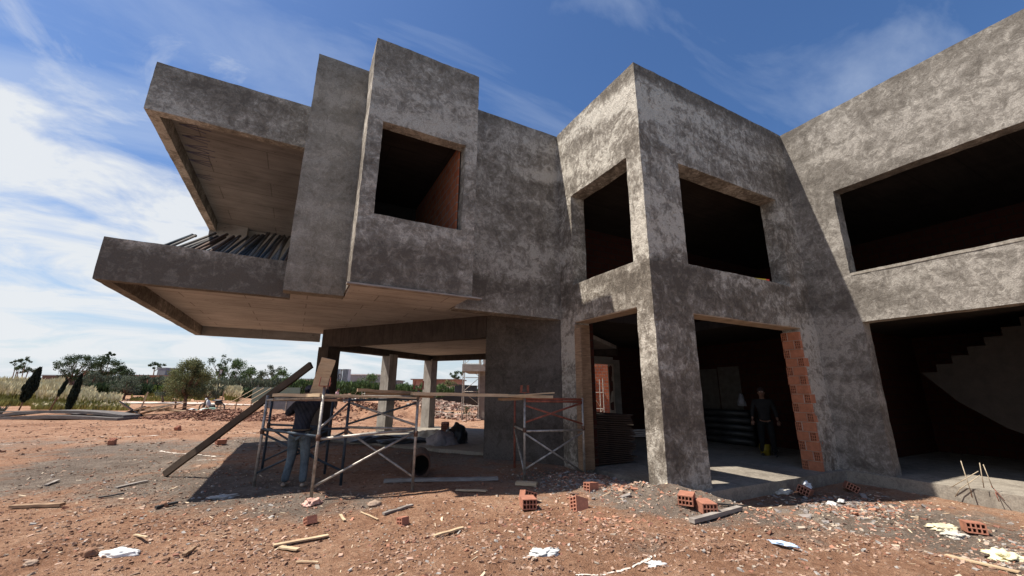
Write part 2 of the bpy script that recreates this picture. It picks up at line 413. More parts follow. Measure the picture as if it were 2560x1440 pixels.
def axis_vals(lo_f, hi_f, step, far, g):
    a = list(np.arange(lo_f, hi_f + 1e-6, step)); s = step; v = a[-1]
    while v < far: s *= g; v += s; a.append(v)
    s = step; v = a[0]; b = []
    while v > -far: s *= g; v -= s; b.append(v)
    return np.array(b[::-1] + a)
def ground():
    fs = list(np.arange(-3, 9, 0.07)); s = 0.07
    while fs[-1] < 2600: s *= 1.02; fs.append(fs[-1] + min(s, 200))
    ls = axis_vals(-7, 11, 0.085, 2600, 1.035)
    nf, nl = len(fs), len(ls); V = []; cols = []
    for f in fs:
        for l in ls:
            x = f * FWD.x + l * RGT.x; y = f * FWD.y + l * RGT.y
            near = f < 90 and abs(l) < 90
            V.append((x, y, ground_h(x, y) if near else (ground_h(x, y, False) if f < 200 else 1.6)))
    # beyond 200 m the land is level with the low bank only on the left; keep it below the eye
    V = [(x, y, min(z, 1.25)) if math.hypot(x, y) < 200 else (x, y, 0.4) for x, y, z in V]
    F = [(i * nl + j, i * nl + j + 1, (i + 1) * nl + j + 1, (i + 1) * nl + j) for i in range(nf - 1) for j in range(nl - 1)]
    F = [f[::-1] if False else f for f in F]
    o = pym('ground', V, F, M_GROUND, None, True)
    me = o.data; at = me.attributes.new('dust', 'FLOAT', 'POINT'); out = []
    # spilt cement and trodden grey soil: (x, y, rx, ry, amount)
    spots = [(at_z(300, 1160, 0), 1.9, 1.0), (at_z(480, 1200, 0), 1.6, .9), (at_z(120, 1200, 0), 1.5, .8), (at_z(620, 1225, 0), 1.2, 1.0), (at_z(760, 1260, 0), .9, .8), (at_z(900, 1250, 0), .7, .6),
             (at_z(60, 1110, 0), 2.2, .5), (at_z(620, 1110, 0), 2.4, .8), (at_z(330, 1120, 0), 2.0, .8), (at_z(830, 1100, 0), 2.0, .9),
             (at_z(1640, 1262, 0), .7, 1.0), (at_z(1560, 1240, 0), .8, .7), (at_z(1760, 1290, 0), .6, .7), (at_z(1900, 1280, 0), 1.0, .8), (at_z(2200, 1255, 0), 1.6, .9), (at_z(2400, 1290, 0), .9, 1.0), (at_z(2500, 1340, 0), .8, .95), (at_z(2540, 1400, 0), .6, .8), (at_z(2300, 1330, 0), .6, .5),
             (at_z(1400, 1200, 0), 1.5, .6), (at_z(1150, 1130, 0), 3, .7), (at_z(1600, 1360, 0), .5, .4), (at_z(1280, 1420, 0), .35, .35)]
    for x, y, z in V:
        a = 0.0
        if abs(x) < 40 and abs(y) < 40:
            for c, r, am in spots:
                d2 = ((x - c.x) ** 2 + (y - c.y) ** 2) / (r * r)
                if d2 < 5: a = max(a, am * math.exp(-d2 * 0.8))
        out.append(a)
    at.data.foreach_set('value', out)
    tag(o, 'red brown soil of the building site strewn with grey cement dust', None, None, 'structure')
    return o
def ground_mat():
    mt, b = new_mat('site_soil')
    co = coord()
    n1 = nz(co, 0.35, 5, 0.6, 0.5); n2 = nz(co, 2.2, 8, 0.65, 0.6); n3 = nz(co, 16, 7, 0.7, 0.4); n4 = nz(co, 70, 4, 0.7)
    tot = math_('ADD', math_('MULTIPLY', n1, 0.3), math_('ADD', math_('MULTIPLY', n2, 0.35), math_('MULTIPLY', n3, 0.35)))
    red = ramp(tot, (0.36, (0.18, 0.09, 0.053)), (0.47, (0.315, 0.17, 0.103)), (0.55, (0.42, 0.25, 0.16)), (0.65, (0.53, 0.36, 0.25)))
    grey = ramp(tot, (0.36, (0.09, 0.074, 0.058)), (0.5, (0.175, 0.145, 0.118)), (0.64, (0.31, 0.26, 0.21)))
    at = N('ShaderNodeAttribute'); at.attribute_name = 'dust'
    msk = ramp(math_('ADD', at.outputs['Fac'], math_('MULTIPLY', math_('SUBTRACT', n2, 0.5), 1.3)), (0.28, 0.0), (0.62, 0.9))
    col = mixc(msk, red, grey)
    # scattered grit
    vor = N('ShaderNodeTexVoronoi'); L(co, vor.inputs[0]); vor.inputs['Scale'].default_value = 26; vor.inputs['Randomness'].default_value = 1
    grit = ramp(vor.outputs[0], (0.10, 1.0), (0.2, 0.0))
    sel = ramp(nz(co, 5.0, 3), (0.45, 0.0), (0.6, 1.0))
    col = mixc(math_('MULTIPLY', math_('MULTIPLY', grit, sel), 0.65), col, (0.50, 0.38, 0.30))
    L(col, b.inputs['Base Color']); b.inputs['Roughness'].default_value = 0.97; b.inputs['Specular IOR Level'].default_value = 0.1
    p = bump(b, math_('ADD', n2, math_('MULTIPLY', n3, 0.7)), 1.0, 0.13)
    p = bump(b, math_('ADD', math_('MULTIPLY', n4, 0.6), math_('MULTIPLY', grit, 0.5)), 0.7, 0.014, p)
    return mt
M_GROUND = ground_mat()
ground()

# ------------------------------------------------------------------ the villa
villa = empty('villa', (5.5, 5.05, 0))
tag(villa, 'unfinished grey concrete villa with cantilevered upper storey and empty openings', 'house')
VX, VY = 5.5, 5.05
def vp(o):          # parent to the villa keeping world coordinates
    o.parent = villa; o.location = (-VX, -VY, 0)
    return o
def vsolid(name, boxes, voids, mat, **k): return vp(rect_solid(name, boxes, voids, mat, None, **k))
X0, X1, Y0, Y3, H = 5.51, 10.85, 5.05, 7.95, 8.40
# corner bay, shaded front and lit side
vsolid('corner_bay', [(X0, X1, Y0, Y0 + .4, -.35, H), (X0, X0 + .4, Y0, Y3, -.35, H)],
       [(6.57, 10.10, 4.9, 5.6, 4.07, 6.30), (6.56, 10.20, 4.9, 5.6, -.5, 3.08),
        (5.4, 6.0, 5.45, 7.40, 4.05, 6.33), (5.4, 6.0, 5.45, 7.39, -.5, 3.16)], M_PLB, seg=.12, jit=.018)
# right wing running towards the viewer
vsolid('wing_wall', [(X1, X1 + .32, -4.5, Y0 + .4, -.35, H)],
       [(10.7, 11.3, -3.2, 4.16, 4.26, 6.31), (10.7, 11.3, -3.2, 4.13, -.5, 3.14)], M_PLW, seg=.13, jit=.018)
vsolid('window_sill', [(X1 - .012, X1 + .34, -3.19, 4.15, 4.20, 4.258)], [], M_SM, jit=.006)
vsolid('recess_wall', [(2.8, 5.91, Y3, Y3 + .35, 3.3, H - .03)], [], M_PL, seg=.14)
vsolid('underside_sheet', [(.63, 2.77, 7.04, 8.5, 3.335, 3.352)], [], M_SOF, jit=0, seg=1)
vsolid('window_box', [(.6, 2.8, 7.0, 8.5, 3.36, H), (.6, 2.8, 8.5, 11.0, 3.6, H)],
       [(.87, 2.54, 6.9, 7.3, 4.67, 6.58), (.85, 2.56, 7.25, 10.9, 3.75, 6.75), (.85, 2.56, 7.25, 10.9, 7.0, 7.9)], M_PL, seg=.12, jit=.02)
vsolid('brick_lining', [(2.50, 2.529, 7.28, 10.86, 3.78, 6.72)], [], M_BRK, jit=0, seg=1)
vsolid('fin_wall', [(-.4, .6, Y3, Y3 + .3, 3.31, H - .03), (-.1, .2, Y3 + .3, 15.9, 3.6, 6.6)], [], M_SM, seg=.14, jit=.013)  # second box: unseen wall added to block light behind the fin
vsolid('shade_lining', [(.852, 2.547, 7.27, 10.89, 3.752, 6.748)], [(.87, 2.53, 7.2, 10.87, 3.77, 6.73)], M_INT, jit=0, seg=1)  # dark sheets added inside the box to imitate its unlit interior
# cantilevered floor and its edge beams
vsolid('balcony_parapet', [(-3.05, -.3, 8.5, 8.68, 3.28, 3.99), (-3.05, -2.87, 8.5, 16.2, 3.28, 3.99)], [], M_PL, seg=.16, jit=.012)
vsolid('edge_beam', [(-3.05, .6, 16.02, 16.2, 3.28, 3.75)], [], M_CON, jit=.008)
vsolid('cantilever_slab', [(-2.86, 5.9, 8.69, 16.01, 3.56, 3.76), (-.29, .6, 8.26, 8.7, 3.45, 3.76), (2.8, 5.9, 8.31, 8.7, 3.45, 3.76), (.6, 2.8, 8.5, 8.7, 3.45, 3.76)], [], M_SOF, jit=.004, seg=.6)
# roof canopy over the balcony
vsolid('roof_fascia', [(-3.0, -.1, 8.5, 8.68, 6.46, 7.46), (-3.0, -2.82, 8.5, 16.2, 6.46, 7.46), (-3.0, 5.9, 16.02, 16.2, 6.46, 7.46)], [], M_PL, seg=.16, jit=.012)
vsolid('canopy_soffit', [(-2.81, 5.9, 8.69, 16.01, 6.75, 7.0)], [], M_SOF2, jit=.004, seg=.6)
vsolid('balcony_pier', [(-3.0, -2.0, 14.9, 15.5, 3.76, 6.75)], [], M_CON, jit=.01)
vsolid('balcony_back_wall', [(-2.0, 5.9, 15.2, 15.45, 3.76, 6.75)], [], M_CON, jit=.01)
# roofs, floors and rear walls; unseen ones added to keep the rooms dark
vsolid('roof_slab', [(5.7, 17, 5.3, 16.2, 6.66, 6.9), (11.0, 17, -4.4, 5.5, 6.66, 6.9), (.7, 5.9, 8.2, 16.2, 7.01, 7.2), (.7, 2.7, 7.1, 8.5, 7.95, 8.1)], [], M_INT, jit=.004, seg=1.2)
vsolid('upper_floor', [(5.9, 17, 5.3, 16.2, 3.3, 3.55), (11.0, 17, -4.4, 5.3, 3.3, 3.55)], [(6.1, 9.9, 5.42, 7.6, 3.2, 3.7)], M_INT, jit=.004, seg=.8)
vsolid('ground_floor', [(5.95, 17, 4.93, 16, -.4, 0.0), (10.78, 17, -4.4, 4.93, -.4, 0.0)], [], M_FLOOR, seg=.2, jit=.012)
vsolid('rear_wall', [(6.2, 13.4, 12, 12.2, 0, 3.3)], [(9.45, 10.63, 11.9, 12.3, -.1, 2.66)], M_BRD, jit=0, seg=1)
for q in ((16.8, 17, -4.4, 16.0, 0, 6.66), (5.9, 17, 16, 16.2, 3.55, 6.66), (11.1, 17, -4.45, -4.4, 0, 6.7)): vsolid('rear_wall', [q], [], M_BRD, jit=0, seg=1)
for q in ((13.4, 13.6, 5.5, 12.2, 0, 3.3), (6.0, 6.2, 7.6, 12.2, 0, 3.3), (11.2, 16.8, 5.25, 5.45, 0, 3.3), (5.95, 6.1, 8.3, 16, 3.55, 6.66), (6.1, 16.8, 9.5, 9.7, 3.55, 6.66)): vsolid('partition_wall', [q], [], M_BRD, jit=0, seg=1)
vsolid('plaster_panel', [(13.37, 13.395, 8.75, 9.55, 0.9, 2.5), (13.37, 13.395, 9.6, 10.5, 0.9, 2.45)], [], plain('panel_plaster', (.11, .10, .088)), jit=0, seg=.5)
vsolid('door_frame', [(9.30, 9.45, 11.93, 12.25, 0, 2.8), (10.63, 10.95, 11.93, 12.25, 0, 2.8), (9.45, 10.63, 11.93, 12.25, 2.64, 2.9)], [], M_CON, jit=.005)
# boards left in the openings
b = MB(); b.box((5.70, 7.375, 1.55), (.40, .03, 3.1)); b.box((5.50, 7.28, 1.5), (.035, .2, 3.0)); vp(b.build('formwork_board', M_WOOD))
b = MB(); b.box((8.38, 5.25, 3.072), (3.6, .37, .02)); b.box((5.71, 6.42, 3.152), (.37, 1.9, .02)); vp(b.build('lintel_board', plain('lintel_form', (.40, .31, .23), bmp=.2)))
b = MB(); b.box((1.78, 7.04, 3.34), (2.45, .14, .03)); vp(b.build('bottom_board', M_WOODG))
# stair in the wing
st = [(4.0, 2.0)]
y, z = 4.0, 2.1
prof = []
while z < 3.5 and y > 0.5:
    prof.append((y, z)); prof.append((y - .28, z)); y -= .28; z += .175
low_ = [(0.6, .35), (2.0, .55), (2.9, .95), (3.5, 1.45), (3.85, 1.9)]
poly = prof + [(0.6, 3.25), ] + low_
n = len(poly)
vs_ = [(12.9, p[0], p[1]) for p in poly] + [(14.2, p[0], p[1]) for p in poly]
vp(pym('staircase', vs_, [tuple(range(n)), tuple(range(2 * n - 1, n - 1, -1))] + [(i, n + i, n + (i + 1) % n, (i + 1) % n) for i in range(n)], plain('shade_toned_stair', (.018, .014, .011), bmp=.3)))  # stair colour darkened to stand for the unlit wing interior
# terrace turned about 36 degrees to the rest
Kc = Vector((5.6, 7.9, 0)); C1 = Vector((.75, 14.65, 0)); C3 = Vector((5.42, 17.75, 0))
d1 = (C1 - Kc).normalized(); d2 = Vector((-d1.y, d1.x, 0)); d2 = -d2 if d2.dot(C3 - C1) < 0 else d2
ang = math.atan2(d1.y, d1.x)
def xf_along(o, d):
    a = math.atan2(d.y, d.x); return Matrix.Translation(o) @ Matrix.Rotation(a, 4, 'Z')
L1 = (C1 - Kc).length; L2 = (C3 - C1).dot(d2)
sg = 1 if xf_along(Kc, d1).to_3x3().col[1].dot(d2) > 0 else -1     # local +y side of the terrace
def trot(name, boxes, voids, mat, **k):
    bb = []
    for q in boxes:
        y0_, y1_ = sorted((q[2] * sg, q[3] * sg)); bb.append((q[0], q[1], y0_, y1_, q[4], q[5]))
    return vp(rect_solid(name, bb, voids, mat, None, xf=xf_along(Kc, d1), **k))
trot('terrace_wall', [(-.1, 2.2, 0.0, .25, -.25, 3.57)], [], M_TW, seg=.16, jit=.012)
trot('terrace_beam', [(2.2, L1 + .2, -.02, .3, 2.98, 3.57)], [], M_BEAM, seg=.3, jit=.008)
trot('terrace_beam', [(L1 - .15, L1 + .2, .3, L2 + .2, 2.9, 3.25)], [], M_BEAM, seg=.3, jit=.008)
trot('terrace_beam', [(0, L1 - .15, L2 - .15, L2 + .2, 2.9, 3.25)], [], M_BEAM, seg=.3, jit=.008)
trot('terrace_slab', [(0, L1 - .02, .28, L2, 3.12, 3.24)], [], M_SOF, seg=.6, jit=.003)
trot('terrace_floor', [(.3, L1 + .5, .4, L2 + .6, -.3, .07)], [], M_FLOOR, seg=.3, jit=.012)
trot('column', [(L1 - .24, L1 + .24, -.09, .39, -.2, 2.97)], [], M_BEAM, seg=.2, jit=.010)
for q, w in ((Vector((L1, L2, 0)), .42), (Vector((L1, 3.0, 0)), .42)):
    trot('column', [(q.x - w / 2, q.x + w / 2, q.y - w / 2, q.y + w / 2, -.2, 2.97)], [], M_CON, seg=.2, jit=.010)
#@@OBJECTS
# ------------------------------------------------------------------ clay bricks in the openings
def hollow_mb(mbk, o, R3, l=.30, w=.20, h=.15, cols=3, rows=2, mi=(0, 1)):
    """hollow clay block: outer shell with open cells at both ends; local x is the long axis"""
    t = .014; cw = (w - t * (cols + 1)) / cols; ch = (h - t * (rows + 1)) / rows
    def P(x, y, z): return o + R3 @ Vector((x, y, z))
    def bx(x0, x1, y0, y1, z0, z1, m):
        vs = [P(x, y, z) for z in (z0, z1) for y in (y0, y1) for x in (x0, x1)]
        mbk.add(vs, [(0, 2, 3, 1), (4, 5, 7, 6), (0, 1, 5, 4), (2, 6, 7, 3), (0, 4, 6, 2), (1, 3, 7, 5)], m)
    y = -w / 2; ys = []
    for i in range(cols + 1): ys.append(y); y += t + cw
    z = 0; zs = []
    for i in range(rows + 1): zs.append(z); z += t + ch
    for z in zs: bx(-l / 2, l / 2, -w / 2, w / 2, z, z + t, mi[0])
    for y in ys:
        for k in range(rows): bx(-l / 2 + .001, l / 2 - .001, y + (.0008 if y < 0 else -.0008), y + t + (.0008 if y < 0 else -.0008), zs[k] + t, zs[k + 1], mi[0])
    bx(-.02, .02, -w / 2 + t, w / 2 - t, t, h - t, mi[1])
# toothed brick reveal at the right of the bay's ground floor opening
jb = MB(); z = 0.0; k = 0
while z < 2.95:
    h = .188
    a0 = 5.06 + random.uniform(-.012, .012)
    if k % 2: spans = ((a0, .13, 1), (a0 + .14, .25, 0))
    else: spans = ((a0, .25, 0), (a0 + .26, .13, 1))
    for s0, w_, hole in spans:
        x = 10.115 + random.uniform(-.008, .008)
        if hole:
            R3 = Matrix.Identity(3)
            hollow_mb(jb, Vector((x + .1, s0 + w_ / 2, z)), R3, .2, w_, h, 3, 3); jb.box((x + .03, s0 + w_ / 2, z + h / 2), (.01, w_ - .01, h - .01), None, 1)
        else:
            jb.box((x + .1, s0 + w_ / 2, z + h / 2), (.2, w_ - .004, h), None, 0)
            for rr in range(5): jb.box((x + .002, s0 + w_ / 2, z + h * (rr + .5) / 5), (.010, w_ - .006, h / 5 * .7), None, 0)
    jb.box((x + .104, spans[1][0] - .005, z + h / 2), (.2, .009, h), None, 2)
    jb.box((10.235, 5.25, z + h + .006), (.2, .37, .013), None, 2)
    z += .2; k += 1
vp(jb.build('brick_jamb', [plain('bright_clay', (.42, .165, .09), .85, 0, .2, 9, .25), plain('cell_dark', (.03, .012, .008)), plain('pale_mortar', (.42, .38, .33))]))

# soffit scribbles: blue arrows drawn on the balcony ceiling
for px, py, ln, dx in ((448, 310, 80, 0), (455, 338, 70, 0), (462, 362, 75, 0), (466, 378, 72, 0), (470, 398, 60, 0), (474, 434, 60, 0)):
    tip = at_z(px, py, 6.742); tail = at_z(px + ln, py + ln * .24, 6.742)
    dv = (tail - tip).normalized(); pv = Vector((-dv.y, dv.x, 0)); ab = MB()
    for q in (tail, tip + dv * .42 + pv * .14, tip + dv * .42 - pv * .14): ab.bar(tip, q, .016, .003)
    vp(ab.build('arrow_mark', plain('blue_crayon', (.09, .085, .14))))

# ------------------------------------------------------------------ metal props stored on the balcony
PD = ray(795, 465)
M_PROP = plain('dull_prop_steel', (.14, .13, .12), .75, 0, .4, 12)
M_TUBED = plain('brown_prop_steel', (.12, .075, .055), .7, .2, .4, 12)
pk = 0
def prop_spots():
    out = []
    xs = [(395, 607), (412, 609), (430, 612), (447, 614), (462, 617), (478, 619), (492, 621), (505, 623), (518, 625), (530, 628), (543, 630), (553, 632), (566, 635), (576, 637), (588, 639), (597, 640), (608, 642), (618, 644), (627, 645), (637, 647), (646, 649), (655, 650), (664, 651), (673, 652), (681, 653), (689, 654), (696, 655), (703, 656), (709, 657)]
    ends = [(470, 588), (478, 590), (505, 584), (490, 595), (505, 592), (545, 586), (532, 594), (548, 597), (562, 592), (575, 590), (572, 597), (586, 592), (600, 588), (607, 588), (612, 588), (617, 590), (640, 583), (648, 583), (655, 585), (667, 586), (675, 590), (683, 590), (688, 592), (697, 592), (703, 593), (708, 594), (712, 595), (716, 596), (719, 597)]
    return list(zip(xs, ends))
for i, (a, e) in enumerate(prop_spots()):
    A = at_y(a[0], a[1], 8.76); A.z = 3.97
    d = PD.copy(); d.x += random.uniform(-.03, .03); d.z += random.uniform(-.03, .03); d.normalize()
    # length from where the pipe's end shows
    t = 1.5
    best = 1e9
    for q in range(3, 75):
        p = A + d * (q * .1); v = CW.transposed() @ (p - EYE); sx = 1280 + v.x / v.z * FPX; sy = 720 - v.y / v.z * FPX
        e2 = abs(sy - e[1])
        if e2 < best: best = e2; t = q * .1
    t = min(max(t, .6), 6.0)
    pr_ = MB(); base = A
    pr_.tube([Vector((0, 0, 0)), d * (t + .0)], random.choice((.026, .03, .034)), 8)
    mt = random.choice((M_PROP, M_PROP, M_STEEL, M_TUBED, M_PROP, M_TUBEB))
    if i in (11, 15, 27): mt = M_TUBEB
    o = pr_.build('steel_prop', mt, None, True); o.location = base
    e_ = MB(); pd = d * (t - .02); e_.tube([pd, pd + d * .04], .035, 8); e_.build('end_collar', M_STEEL, o)
    where = 'left end' if i < 9 else ('middle' if i < 19 else 'right end')
    tag(o, 'scaffold prop leaning over the balcony parapet in the %s of the row' % where, 'prop', 'steel props stored at the %s of the balcony row' % where)

# ------------------------------------------------------------------ scaffolds
def post(mb, p, z0, z1, r=.024, mi=0): mb.tube([(p[0], p[1], z0), (p[0], p[1], z1)], r, 10, mi)
def g0(p): return ground_h(p[0], p[1]) - .02
P1, P2, P3, P5, P4, P6 = (-.41, 8.67), (.42, 7.22), (1.94, 7.22), (.92, 8.15), (-.38, 10.05), (.72, 9.15)
def scaffold(name, label, posts, beams, tall, mats, plates=()):
    root = empty(name, (posts[0][0], posts[0][1], g0(posts[0])))
    tag(root, label, 'scaffold', 'tubular scaffolds beside the villa')
    off = root.location.copy()
    def fin(mb, nm, mt, smooth=True):
        mb.v = [v - off for v in mb.v]; return mb.build(nm, mt, root, smooth)
    for i, p in enumerate(posts):
        m_ = mats[i % len(mats)]
        b1 = MB(); post(b1, p, g0(p), tall[i]); o = fin(b1, 'post', m_)
        c = MB(); c.tube([(p[0], p[1], .84), (p[0], p[1], .93)], .036, 8)
        cc = fin(c, 'joint_collar', plain('rusty_collar', (.12, .07, .05), .8, .2, .3, 12)); cc.parent = o
    for a, za, c_, zb, nm, m_ in beams:
        b1 = MB(); b1.tube([(a[0], a[1], za), (c_[0], c_[1], zb)], .019 if nm == 'brace' else .022, 8); fin(b1, nm, m_)
    for p, z in plates:
        b1 = MB(); b1.box((p[0], p[1], z), (.16, .12, .012)); b1.box((p[0] - .075, p[1], z + .07), (.012, .07, .14), Matrix.Rotation(.12, 3, 'Y')); b1.box((p[0] + .075, p[1], z + .07), (.012, .07, .14)); b1.tube([(p[0], p[1], z - .25), (p[0], p[1], z)], .016, 8)
        fin(b1, 'fork_head', M_TUBER, False)
    return root
T, TR, TB = M_TUBE, M_TUBER, M_TUBEB
scaffold('scaffold', 'grey tube scaffold with crossed braces around the man in jeans', [P1, P2, P3, P5],
         [(P1, .92, P2, .90, 'ledger', TB), (P1, 1.42, P2, 1.48, 'ledger', T), (P2, .86, P3, .96, 'ledger', T), (P2, 1.5, P3, 1.5, 'ledger', T),
          (P5, .95, P3, .96, 'ledger', T), (P1, .90, P5, .93, 'ledger', TB), (P1, 1.42, P5, 1.42, 'ledger', T), (P5, 1.42, P3, 1.46, 'ledger', TB),
          (P2, .18, P3, .93, 'brace', T), (P5, .90, P3, .20, 'brace', T), (P5, 1.38, P3, 1.02, 'brace', T), (P5, 1.0, P3, 1.4, 'brace', TB),
          (P1, .85, P5, .22, 'brace', TB), (P1, .2, P5, .88, 'brace', TB), (P2, 1.02, P5, 1.38, 'brace', T)],
         [1.50, 1.64, 1.60, 1.50], [T, T, T, TB], [(P2, 1.66), (P3, 1.63)])
scaffold('scaffold', 'blue grey scaffold frame standing behind the man towards the terrace column', [P4, P6],
         [(P4, .9, P6, .88, 'ledger', TB), (P4, 1.46, P6, 1.46, 'ledger', TB), (P4, .85, P6, .2, 'brace', TB), (P4, .2, P6, .84, 'brace', TB)],
         [1.52, 1.5], [TB, TB])
Q1, Q2, Q3, Q4 = (4.02, 7.10), (5.36, 7.02), (4.42, 8.25), (5.42, 7.75)
scaffold('scaffold', 'rusty red and grey scaffold against the dark ground floor wall', [Q1, Q2, Q3],
         [(Q1, .86, Q2, .84, 'ledger', T), (Q1, 1.47, Q2, 1.45, 'ledger', TR), (Q1, 1.42, Q2, 1.40, 'ledger', TR), (Q3, .85, Q1, .87, 'ledger', T), (Q3, 1.45, Q1, 1.47, 'ledger', TR),
          (Q1, .82, Q2, .02, 'brace', T), (Q1, .18, Q2, .80, 'brace', T), (Q1, 1.34, Q2, .96, 'brace', TR), (Q1, 1.02, Q2, 1.38, 'brace', TR), (Q3, .8, Q1, .1, 'brace', T)],
         [1.5, 1.48, 1.46], [T, T, TR], [(Q1, 1.58)])

# ------------------------------------------------------------------ boards and planks
def plank(name, label, a, c, w, t, mt, cat='plank', group=None, up=Vector((0, 0, 1)), seg=8, wob=.006):
    a = Vector(a); c = Vector(c); mb = MB(); mb.bar((0, 0, 0), c - a, w, t, 0, up, seg, wob)
    o = mb.build(name, mt); o.location = a; tag(o, label, cat, group); return o
plank('plank', 'long dark timber propped from the ground up over the scaffold to the column', at_z(412, 1186, .04), at_y(778, 912, 8.3), .06, .12, plain('dark_timber', (.07, .048, .032), bmp=.3))
hb0 = at_y(792, 985, 7.75); hb1 = at_y(822, 897, 7.6)
plank('board', 'broad brown board held upright by the man in jeans', hb0, hb1, .23, .03, M_WOODL, 'board', None, up=(EYE - hb0).normalized())
plank('plank', 'pale batten across the scaffold in front of the man', at_y(688, 988, 8.3), at_y(806, 988, 7.24), .10, .05, M_WOODL)
plank('plank', 'thin pale batten on the scaffold right of the fork head', at_y(812, 987, 7.20), at_y(1040, 995, 7.16), .10, .03, M_WOODL)
plank('plank', 'worn plank beneath the pale batten at the top of the scaffold', at_y(690, 999, 8.5), at_y(850, 1000, 7.8), .16, .04, M_WOOD)
plank('plank', 'short rough plank overhanging the scaffold to the left', at_y(893, 975, 7.42), at_y(1060, 984, 7.40), .2, .05, M_WOOD)
plank('plank', 'lower plank stacked under the rough overhanging one', at_y(915, 984, 7.48), at_y(1080, 992, 7.46), .2, .045, M_WOOD)
plank('plank', 'longest plank bridging the two scaffolds in front of the terrace', at_y(1030, 984, 7.2), at_y(1375, 992, 7.15), .24, .055, M_WOODL)
plank('plank', 'narrow batten lying on top of the red scaffold', at_y(1270, 990, 7.05), at_y(1384, 982, 7.05), .07, .025, M_WOODL)
plank('plank', 'knotty plank on the red scaffold under the batten', at_y(1250, 998, 7.25), at_y(1376, 996, 7.25), .2, .05, M_WOOD)
# planks lying in the shade and about the site
LOOSE = [((960, 1207), (1245, 1202), .12, .05, 'long grey plank lying in the shade between the two scaffolds', M_WOODG),
         ((1290, 1213), (1342, 1217), .14, .05, 'short pale board under the foot of the red scaffold', M_WOODL),
         ((1140, 1228), (1215, 1232), .10, .03, 'bright split board at the edge of the shade', M_WOODL),
         ((958, 1289), (1031, 1268), .08, .04, 'grey batten lying at a slant on the red soil', M_WOODG),
         ((1085, 1345), (1158, 1325), .07, .03, 'slim brown stick of wood in the foreground rubble', M_WOODL),
         ((683, 1368), (820, 1344), .09, .025, 'long splintered pale board in the left foreground', M_WOODL),
         ((700, 1372), (745, 1380), .09, .025, 'stubby pale board beside the splintered one', M_WOODL),
         ((290, 1222), (368, 1206), .11, .03, 'pale plank on the grey soil left of the shadow', M_WOODG),
         ((28, 1272), (155, 1268), .14, .06, 'half buried timber at the left edge of the grey soil', M_WOOD),
         ((335, 1341), (366, 1349), .04, .02, 'little yellow stake in the left foreground', M_WOODL),
         ((458, 1394), (486, 1376), .06, .04, 'small dark block of wood near the white sack', M_WOOD),
         ((740, 1409), (795, 1412), .03, .015, 'thin yellow lath at the bottom of the picture', M_WOODL),
         ((114, 1216), (146, 1204), .08, .03, 'small offcut on the grey soil at the far left', M_WOODG),
         ((2365, 1392), (2552, 1438), .09, .02, 'long yellow lath in the bottom right corner', M_WOODL),
         ((1730, 1310), (1850, 1278), .08, .05, 'grey hollow metal profile in front of the block', M_WOODG),
         ((1735, 1258), (1870, 1270), .05, .03, 'dark bar behind the two hollow blocks', M_STEEL),
         ((850, 1290), (862, 1306), .05, .02, 'tiny upright chip of pale wood near the pink bag', M_WOODL),
         ((902, 1283), (945, 1303), .03, .015, 'thin pale splinter above the brick fragment', M_WOODL),
         ((388, 1274), (442, 1262), .08, .05, 'dark shiny offcut left of the long shadow', M_STEEL),
         ((245, 1248), (310, 1238), .05, .03, 'dark bent strip on the grey soil', M_STEEL)]
for a, c, w, t, lab, mt in LOOSE:
    if a[1] > 1215 and a[0] != 1730: w *= .62; t *= .6
    A = at_g(*a); B = at_g(*c); A.z += t / 2 + .012; B.z += t / 2 + .018
    plank('loose_board', lab, A, B, w, t, mt, 'wood scrap', 'boards and scraps lying about the site', seg=4, wob=.004)

# stack of plywood sheets inside the bay
for i in range(26):
    z = .05 + i * .041
    mb = MB(); w = .55 + random.uniform(-.04, .06); x0 = random.uniform(-.07, .07)
    mb.box((0, 0, 0), (1.15 + random.uniform(-.08, .1), 1.3, .02 + random.uniform(0, .006)), Matrix.Rotation(random.uniform(-.04, .04), 3, 'Z') @ Matrix.Rotation(random.uniform(-.008, .008), 3, 'Y'))
    o = mb.build('plywood_sheet', M_PLY); o.location = (6.70 + x0, 8.25, z)
    tag(o, 'dark shuttering sheet in the tall pile inside the corner bay', 'plywood sheet', 'plywood sheets piled inside the corner bay')
for i, (a, c) in enumerate((((1472, 1030), (1538, 1042)), ((1476, 1040), (1560, 1050)), ((1490, 1046), (1580, 1062)), ((1470, 1036), (1530, 1050)))):
    plank('plank', ('pale plank on top of the pile of sheets', 'second plank jutting right from the pile of sheets', 'thin batten jutting farthest right from the pile of sheets', 'plank tucked under the others on the pile of sheets')[i], at_y(a[0], a[1], 8.0), at_y(c[0], c[1], 7.9), .12, .025, M_WOODL, 'plank', None)
# dark rolls and timber stacked along the back of the room
for i in range(5):
    mb = MB(); mb.tube([(0, 0, 0), (0, 2.4, 0)], .12, 12, 0); o = mb.build('membrane_roll', M_TARP, None, True)
    o.location = (12.75 + .02 * (i % 2) - .1 * (i // 3), 8.1, .13 + .21 * i)
    tag(o, 'black roll stacked against the panelled wall inside the room', 'roll', 'black rolls stacked inside the room')
for i in range(4):
    o = plank('plank', 'planks lying on the floor behind the pile of sheets inside the room', (8.1 + .1 * i, 9.2, .40 + .05 * i), (10.6 + .1 * i, 8.6, .40 + .05 * i), .14, .04, M_WOODG, 'plank', 'planks inside the room')
bk = empty('bucket', at_z(1915, 1138, 0)); tag(bk, 'small yellow bucket at the feet of the man inside', 'bucket')
mb = MB(); mb.tube([(0, 0, 0), (0, 0, .28)], .11, 14, 0, .14); mb.build('body', plain('yellow_plastic', (.22, .16, .012), .5), bk, True)
